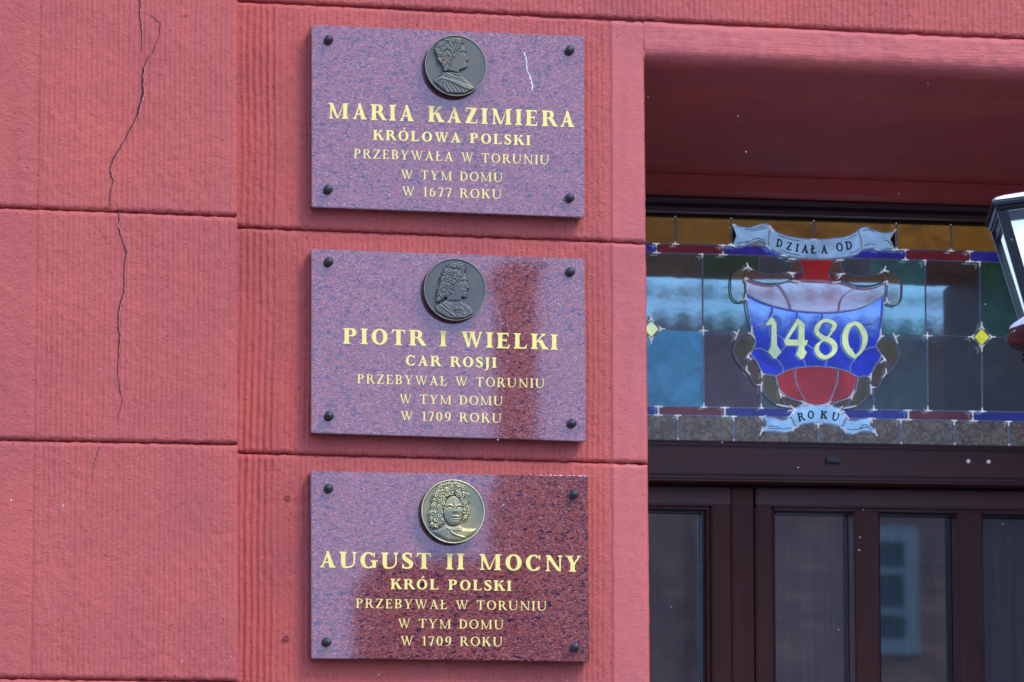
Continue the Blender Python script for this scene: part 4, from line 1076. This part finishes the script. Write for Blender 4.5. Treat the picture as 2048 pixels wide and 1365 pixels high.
# right leaf
dr_ = empty('door', (W(1850, 1200, YL).x, YL, ZB), house)
dr_['label'] = 'wide right door leaf with tall glass strips'
XE = 2216
bar('door_rail', 1511.5, XE, top_(1511), top_(XE)-1, top_(1511)+36.5, top_(XE)+36, YL, .06, M_woodh, dr_, .003)
column('door_stile', 1511.5, 1546, 1200, YL+.0006, .06, top_(1530)+37, M_wood, dr_)
bar('glazing_bead', 1546.6, XE, top_(1546)+37, top_(XE)+36.3, top_(1546)+43.5, top_(XE)+44, YL+.012, .03, M_woodh, dr_, .002)
column('glazing_bead', 1546.6, 1550.5, 1200, YL+.012, .03, top_(1548)+43.8, M_wood, dr_)
bar('glazing_bead', 1551, XE, top_(1551)+44, top_(XE)+44.6, top_(1551)+51, top_(XE)+52, YL+.034, .02, M_bead, dr_, .002)
for a, b in ((1709, 1759.5), (1916.5, 1967), (2124, 2170)):
    column('mullion', a, b, 1200, YL+.004, .05, top_(a)+44.3, M_wood, dr_)
    column('glazing_bead', a-9, a+6, 1200, YL+.0545, .006, top_(a)+44.3, M_bead, dr_)
for a, b in ((1551, 1706), (1761, 1912), (1968, 2118)): gpane(a, b, top_(a)+50, dr_)
mb = MB(); mb.box((W(1509, 1200, YL+.02).x, YL+.03, ZB), (W(1511.2, 1200, YL+.02).x+.01, YL+.10, W(1510, 978, YL).z)); mb.build('leaf_gap_shade', M_dark, dr_)  # near-black filler, shade of the gap between the leaves as colour
mb = MB(); mb.box((W(1511.5, 1200, YL).x, YL, .03), (X_RJ-.002, YL+.06, .55)); mb.build('kick_panel', M_woodh, dr_, bevel=.004)
mb = MB(); mb.box((W(1236, 1200, YL).x, YL+.001, .03), (W(1508, 1200, YL).x, YL+.06, .55)); mb.build('kick_panel', M_woodh, dl, bevel=.004)
# near-black backing added behind the door to block light from the rear
mb = MB(); mb.box((XJL-.3, YGL+.5, -.1), (X_RJ+.3, YGL+.6, Zlip+.4)); mb.box((XJL-.3, YGL+.0, Zlip+.07), (X_RJ+.3, YGL+.6, Zlip+.4)); mb.build('hall_backing', M_dark, house)
mb = MB(); mb.box((XJL-.3, .62, Zlip+.061), (X_RJ+.3, YGL+.5, Zlip+.12)); mb.box((-6, .5, -.1), (XJL-.03, 3, 9)); mb.box((X_RJ+.13, .5, -.1), (6, 3, 9)); mb.build('inner_masonry', M_joint, house)
mb = MB(); mb.box((XJL-.02, .0, 0.001), (X_RJ, 1.3, .016)); mb.build('threshold', simple('grey_threshold_stone', (.22, .21, .2), .8, nscale=20), house)

# ------------------------------------------------------------------ wall lantern at the right edge
YLN = -1.35
def sc(Y): return (CAM-W(1024, 682, Y)).length/10000
lc_ = W(2165, 520, YLN); k = sc(YLN)
LX, LY = lc_.x, YLN
lz = lambda y: W(2165, y, YLN).z
lamp = empty('street_lamp', (LX, LY, 0))
tag(lamp, 'black iron lantern with milky glass and snow on its roof, in front of the doorway', 'lamp')
rot = R(-13.2)
LEAN = R(7.5)
def lp(u, v, z):
    x = u*math.cos(rot)-v*math.sin(rot); h = z-lz(640)
    return (LX+x*math.cos(LEAN)-h*math.sin(LEAN), LY+u*math.sin(rot)+v*math.cos(rot), lz(640)+h*math.cos(LEAN)+x*math.sin(LEAN))
def sq(h): return [(-h, -h), (h, -h), (h, h), (-h, h)]
def loft(mb, h0, z0, h1, z1):
    a = [lp(u, v, z0) for u, v in sq(h0)]; b = [lp(u, v, z1) for u, v in sq(h1)]
    mb.add(a+b, [(0, 1, 5, 4), (1, 2, 6, 5), (2, 3, 7, 6), (3, 0, 4, 7), (4, 5, 6, 7), (3, 2, 1, 0)]); return mb
H0, H1 = 142*k, 108*k       # half width of the glass body, top and bottom
zt0, zb0 = lz(424), lz(640)
mb = MB(); loft(mb, 152*k, zt0, 158*k, zt0+.010); loft(mb, 162*k, zt0+.0105, 160*k, zt0+.020); mb.build('cap_rim', M_black, lamp, bevel=.003)
mb = MB(); loft(mb, 158*k, zt0+.0205, 60*k, zt0+.034); mb.build('roof', M_black, lamp, bevel=.004)
mb = MB(); mb.lathe([(.04, 0), (.05, .02), (.03, .04), (.012, .06), (.016, .075), (.0001, .09)], lp(0, 0, zt0+.0345), 'z', 20); mb.build('finial', M_black, lamp, smooth=True)
corners = sq(1)
for i in range(4):
    a = corners[i]; b = corners[(i+1) % 4]
    # corner post
    r = 10.5*k
    mb = MB(); q0 = [lp(a[0]*H0+u*r, a[1]*H0+v*r, zt0) for u, v in sq(1)]; q1 = [lp(a[0]*H1+u*r, a[1]*H1+v*r, zb0) for u, v in sq(1)]
    mb.add(q1+q0, [(0, 1, 5, 4), (1, 2, 6, 5), (2, 3, 7, 6), (3, 0, 4, 7), (4, 5, 6, 7), (3, 2, 1, 0)]); mb.build('corner_post', M_black, lamp, bevel=.001)
    # glass panel, slightly inset, and its top fillet
    ins = .97
    g0 = [Vector(lp(u*H0*ins, v*H0*ins, zt0-.0005)) for u, v in (a, b)]; g1 = [Vector(lp(u*H1*ins, v*H1*ins, zb0)) for u, v in (a, b)]
    n = (g0[1]-g0[0]).cross(Vector((0, 0, 1))).normalized()*.003
    vs = [g1[0], g1[1], g0[1], g0[0]]; mb = MB(); mb.add(vs+[v-n for v in vs], [(0, 1, 2, 3), (7, 6, 5, 4), (0, 4, 5, 1), (1, 5, 6, 2), (2, 6, 7, 3), (3, 7, 4, 0)]); mb.build('glass_panel', M_opal, lamp)
    for hh, z0_, z1_ in ((H0, zt0-.017, zt0-.0008), (H1*1.02, zb0+.0005, zb0+.012)):
        q = [Vector(lp(u*hh*1.005, v*hh*1.005, z0_)) for u, v in (a, b)]+[Vector(lp(u*hh*1.005, v*hh*1.005, z1_)) for u, v in (b, a)]
        nn = (q[1]-q[0]).cross(Vector((0, 0, 1))).normalized()*.006
        mb = MB(); vs = q; mb.add([v-nn for v in vs]+[v+nn*.3 for v in vs], [(0, 1, 2, 3), (7, 6, 5, 4), (0, 4, 5, 1), (1, 5, 6, 2), (2, 6, 7, 3), (3, 7, 4, 0)]); mb.build('panel_rail', M_black, lamp)
mb = MB(); kk = k
mb.lathe([(20*kk, lz(735)-zb0), (60*kk, lz(722)-zb0), (120*kk, lz(702)-zb0), (150*kk, lz(690)-zb0), (160*kk, lz(675)-zb0), (156*kk, lz(662)-zb0), (138*kk, lz(650)-zb0), (112*kk, -.001)], (LX, LY, zb0), 'z', 40)
mb.build('bowl', M_black, lamp, smooth=True)
mb = MB(); 
for i in range(4):
    a = R(45+90*i); c = Vector((LX+math.cos(a)*.11, LY+math.sin(a)*.11, lz(706)))
    mb.lathe([(.004, -.006), (.009, 0), (.004, .008)], c, 'z', 10)
mb.build('stud', M_black, lamp, smooth=True)
# post standing on the pavement
mb = MB(); mb.lathe([(.011, lz(722)-.001), (.020, lz(732)), (.024, lz(742)), (.016, lz(752)), (.017, 1.6), (.022, .9), (.026, .62), (.045, .60), (.05, .3), (.06, .1), (.085, .08), (.09, 0)][::-1], (LX, LY, 0), 'z', 20); mb.build('post', M_black, lamp, smooth=True)
# snow lying on the lantern
def snow_sheet(name, f, nu, nv, label):
    vs = []; fs = []
    for i in range(nu):
        for j_ in range(nv): vs.append(f(i/(nu-1), j_/(nv-1)))
    for i in range(nu-1):
        for j_ in range(nv-1):
            a = i*nv+j_; fs.append((a, a+1, a+nv+1, a+nv))
    mb = MB(); mb.add(vs, fs); o = mb.build(name, M_snow, None, smooth=True); tag(o, label, 'snow', kind='stuff'); return o
def roof_snow(u, v):
    a = 2*math.pi*u; r0 = 1/max(abs(math.cos(a)), abs(math.sin(a))); tt = v
    h = (160*(1-tt)+62*tt)*k
    z = zt0+.0195+(.013)*tt+.0035*math.sin(min(1, tt*5+.15)*math.pi/2)*(1+.4*fn(math.cos(a), math.sin(a), 5, 3))
    if tt < .02: z = zt0+.0185
    x, y, z = lp(math.cos(a)*r0*h*(1+.012*fn(a, 0, 9)), math.sin(a)*r0*h*(1+.012*fn(a, 0, 9)), z); return (x, y, z)
snow_sheet('lantern_snow', roof_snow, 120, 12, 'strip of fresh snow lying on the lantern roof')
def bowl_snow(u, v):
    a = 2*math.pi*u
    if v == 0: r, z = 158*k, lz(672)
    else: r = (157-44*v)*k; z = lz(664)+(lz(637)-lz(664))*v**.8+.004+.003*fn(math.cos(a), math.sin(a), 4, 7)
    return (LX+math.cos(a)*r*(1+.02*fn(a, v, 5)), LY+math.sin(a)*r, z)
snow_sheet('bowl_snow', bowl_snow, 80, 8, 'ring of snow lying on the bowl under the lantern glass')

# ------------------------------------------------------------------ ground and the far side of the street
def pl(name, x0, y0, x1, y1, z, mt, kind='structure'):
    mb = MB(); mb.add([(x0, y0, z), (x1, y0, z), (x1, y1, z), (x0, y1, z)], [(0, 1, 2, 3)]); o = mb.build(name, mt); o['kind'] = kind; return o
M_road = simple('wet_dark_cobble', (.065, .065, .07), .55, nscale=5, nvar=.3, bscale=12, bdist=.01)
M_pave = simple('grey_paving', (.14, .135, .13), .7, nscale=4, nvar=.2, bscale=20, bdist=.004)
pl('ground', -200, -200, 200, 60, -.13, M_road)
mb = MB(); mb.box((-20, -2.6, -.129), (20, -.13, -.0)); o = mb.build('pavement', M_pave, bevel=.01); o['kind'] = 'structure'
m_b, tb_, pb_ = mat('dark_red_brick')
bx = N(tb_, 'ShaderNodeTexBrick', Scale=1.0); bx.inputs['Color1'].default_value = (.60, .29, .19, 1); bx.inputs['Color2'].default_value = (.36, .17, .12, 1); bx.inputs['Mortar'].default_value = (.24, .21, .19, 1)
bx.inputs['Brick Width'].default_value = .28; bx.inputs['Row Height'].default_value = .09; bx.inputs['Mortar Size'].default_value = .012
g_ = tb_.nodes.new('ShaderNodeNewGeometry'); sx_ = tb_.nodes.new('ShaderNodeSeparateXYZ'); cx_ = tb_.nodes.new('ShaderNodeCombineXYZ')
tb_.links.new(g_.outputs['Position'], sx_.inputs[0]); tb_.links.new(sx_.outputs['X'], cx_.inputs['X']); tb_.links.new(sx_.outputs['Z'], cx_.inputs['Y']); tb_.links.new(cx_.outputs[0], bx.inputs['Vector'])
nb = noise_n(tb_, pos(tb_), .8, 5, .65)
tb_.links.new(mix(tb_, ramp(tb_, nb, [(.4, (0, 0, 0)), (.7, (.7, .7, .7))]), bx.outputs['Color'], (.12, .12, .12)), pb_.inputs['Base Color']); pb_.inputs['Roughness'].default_value = .85
YO = -32.0
def VG(px, py): p = W(px, py, 2*YG-YO); return p.x, p.z      # where the transom glass mirrors the far facade
def VD(px, py): p = W(px, py, 2*YGL-YO); return p.x, p.z     # the same for the door glass
def VP(px, py): p = W(px, py, 2*(-.031)-YO); return p.x, p.z # and for the plaques
xL = 7.75; _, zEave = VG(1600, 662); _, zRidge = VG(1600, 606)
opp = empty('brick_house', ((xL+8), YO, 0)); tag(opp, 'dark brick house with white framed windows across the street, mirrored in the door glass', 'building')
mb = MB(); mb.box((xL, YO-4.2, -.12), (xL+22, YO, zEave)); mb.build('wall', m_b, opp)
M_tile = simple('red_roof_tile', (.16, .06, .045), .7)
mb = MB(); mb.add([(xL-.3, YO+.35, zEave-.05), (xL+22.3, YO+.35, zEave-.05), (xL+22.3, YO-2, zRidge+.36), (xL-.3, YO-2, zRidge+.36), (xL-.3, YO-4.4, zEave), (xL+22.3, YO-4.4, zEave)], [(0, 1, 2, 3), (3, 2, 5, 4), (0, 3, 4), (1, 5, 2), (0, 4, 5, 1)])
rf = mb.build('roof', M_snow, opp)
mb = MB()
for i in range(110):
    x = xL-.25+i*.205; mb.lathe([(.075, -.04), (.085, .04), (.04, .09)], (x, YO+.36, zEave), 'z', 7)
mb.build('eaves_tiles', M_tile, rf)
mb = MB()
for i in range(110):
    x = xL-.2+i*.2; mb.box((x, YO-1.98, zRidge+.30), (x+.12, YO-1.8, zRidge+.43+.03*math.sin(i*2.1)))
mb.build('ridge_tiles', M_tile, rf)
M_wf = simple('pale_green_window_frame', (.34, .40, .38), .5); M_wg = simple('dark_window_glass', (.02, .05, .06), .08, ior=1.6)
def owin(xc, zc, w, h):
    mb = MB()
    for a, b, c, d in ((-w/2, -h/2, -w/2+.13, h/2), (w/2-.13, -h/2, w/2, h/2), (-w/2+.13, h/2-.13, w/2-.13, h/2), (-w/2+.13, -h/2, w/2-.13, -h/2+.13), (-w/2+.13, h/6-.03, w/2-.13, h/6+.03), (-w/2+.13, -h/6-.03, w/2-.13, -h/6+.03)):
        mb.box((xc+a, YO-.02, zc+b), (xc+c, YO+.06, zc+d))
    f = mb.build('window', M_wf, opp)
    mb = MB(); mb.box((xc-w/2+.05, YO-.01, zc-h/2+.05), (xc+w/2-.05, YO+.02, zc+h/2-.05)); mb.build('pane', M_wg, f)
xa, za = VD(1715, 1055); xb, zb_ = VD(1837, 1312)
w_o, h_o = abs(xb-xa), abs(za-zb_)
for kx in range(-1, 4):
    for kz in range(-1, 1):
        if kx == 1 and kz == 0: pass
        owin((xa+xb)/2+kx*2.7*w_o, (za+zb_)/2+kz*h_o*2.0, w_o, h_o)
# lower neighbour and the tall chimney stack mirrored in the granite
x0_, z0_ = VP(748, 1140); x1_, z1_ = VP(1043, 1140)
nb_ = empty('low_brick_house', ((x0_+x1_)/2, YO, 0)); tag(nb_, 'low dark house beside the brick house across the street, mirrored in the bottom plaque', 'building')
M_plain = simple('dark_plaster', (.07, .05, .045), .85, nscale=1.2, nvar=.3)
mb = MB(); mb.box((x0_, YO-1.2, -.12), (x1_-.001, YO+.3, z0_)); mb.build('wall', M_plain, nb_)
mb = MB(); mb.box((x0_-.1, YO+.1, z0_), (x1_-.002, YO+.4, z0_+.06)); mb.build('cornice', M_tile, nb_)
x2_, z2_ = VP(1040, 528); x3_, _ = VP(1097, 528)
_, z3_ = VP(1100, 935)
mb = MB(); mb.box((x1_, YO-1.3, z3_), (x3_, YO-.5, z2_)); mb.box((x1_-.05, YO-1.35, z2_+.001), (x3_+.05, YO-.45, z2_+.12)); ch = mb.build('chimney', m_b, opp)
mb = MB(); mb.box((x1_, YO-1.6, -.12), (xL-.001, YO+.1, z3_)); mb.build('side_wing', m_b, opp)

# ------------------------------------------------------------------ falling snow, at rest in the air
random.seed(21); mb = MB()
for i in range(60):
    Y = random.uniform(-2.6, -.3); p = W(random.uniform(-80, 2130), random.uniform(-80, 1440), Y)
    if p.y > YP-.03: continue
    r = random.uniform(.0004, .0009)
    a = random.uniform(.9, 1.8)
    mb.lathe([(r*.5, -r*a), (r, -r*.3), (r*.9, r*.5), (.3*r, r*a)], p, 'z', 6)
fl = mb.build('snowflakes', M_snow, None, smooth=True); tag(fl, 'scattered small snowflakes falling in front of the wall', 'snow', kind='stuff')
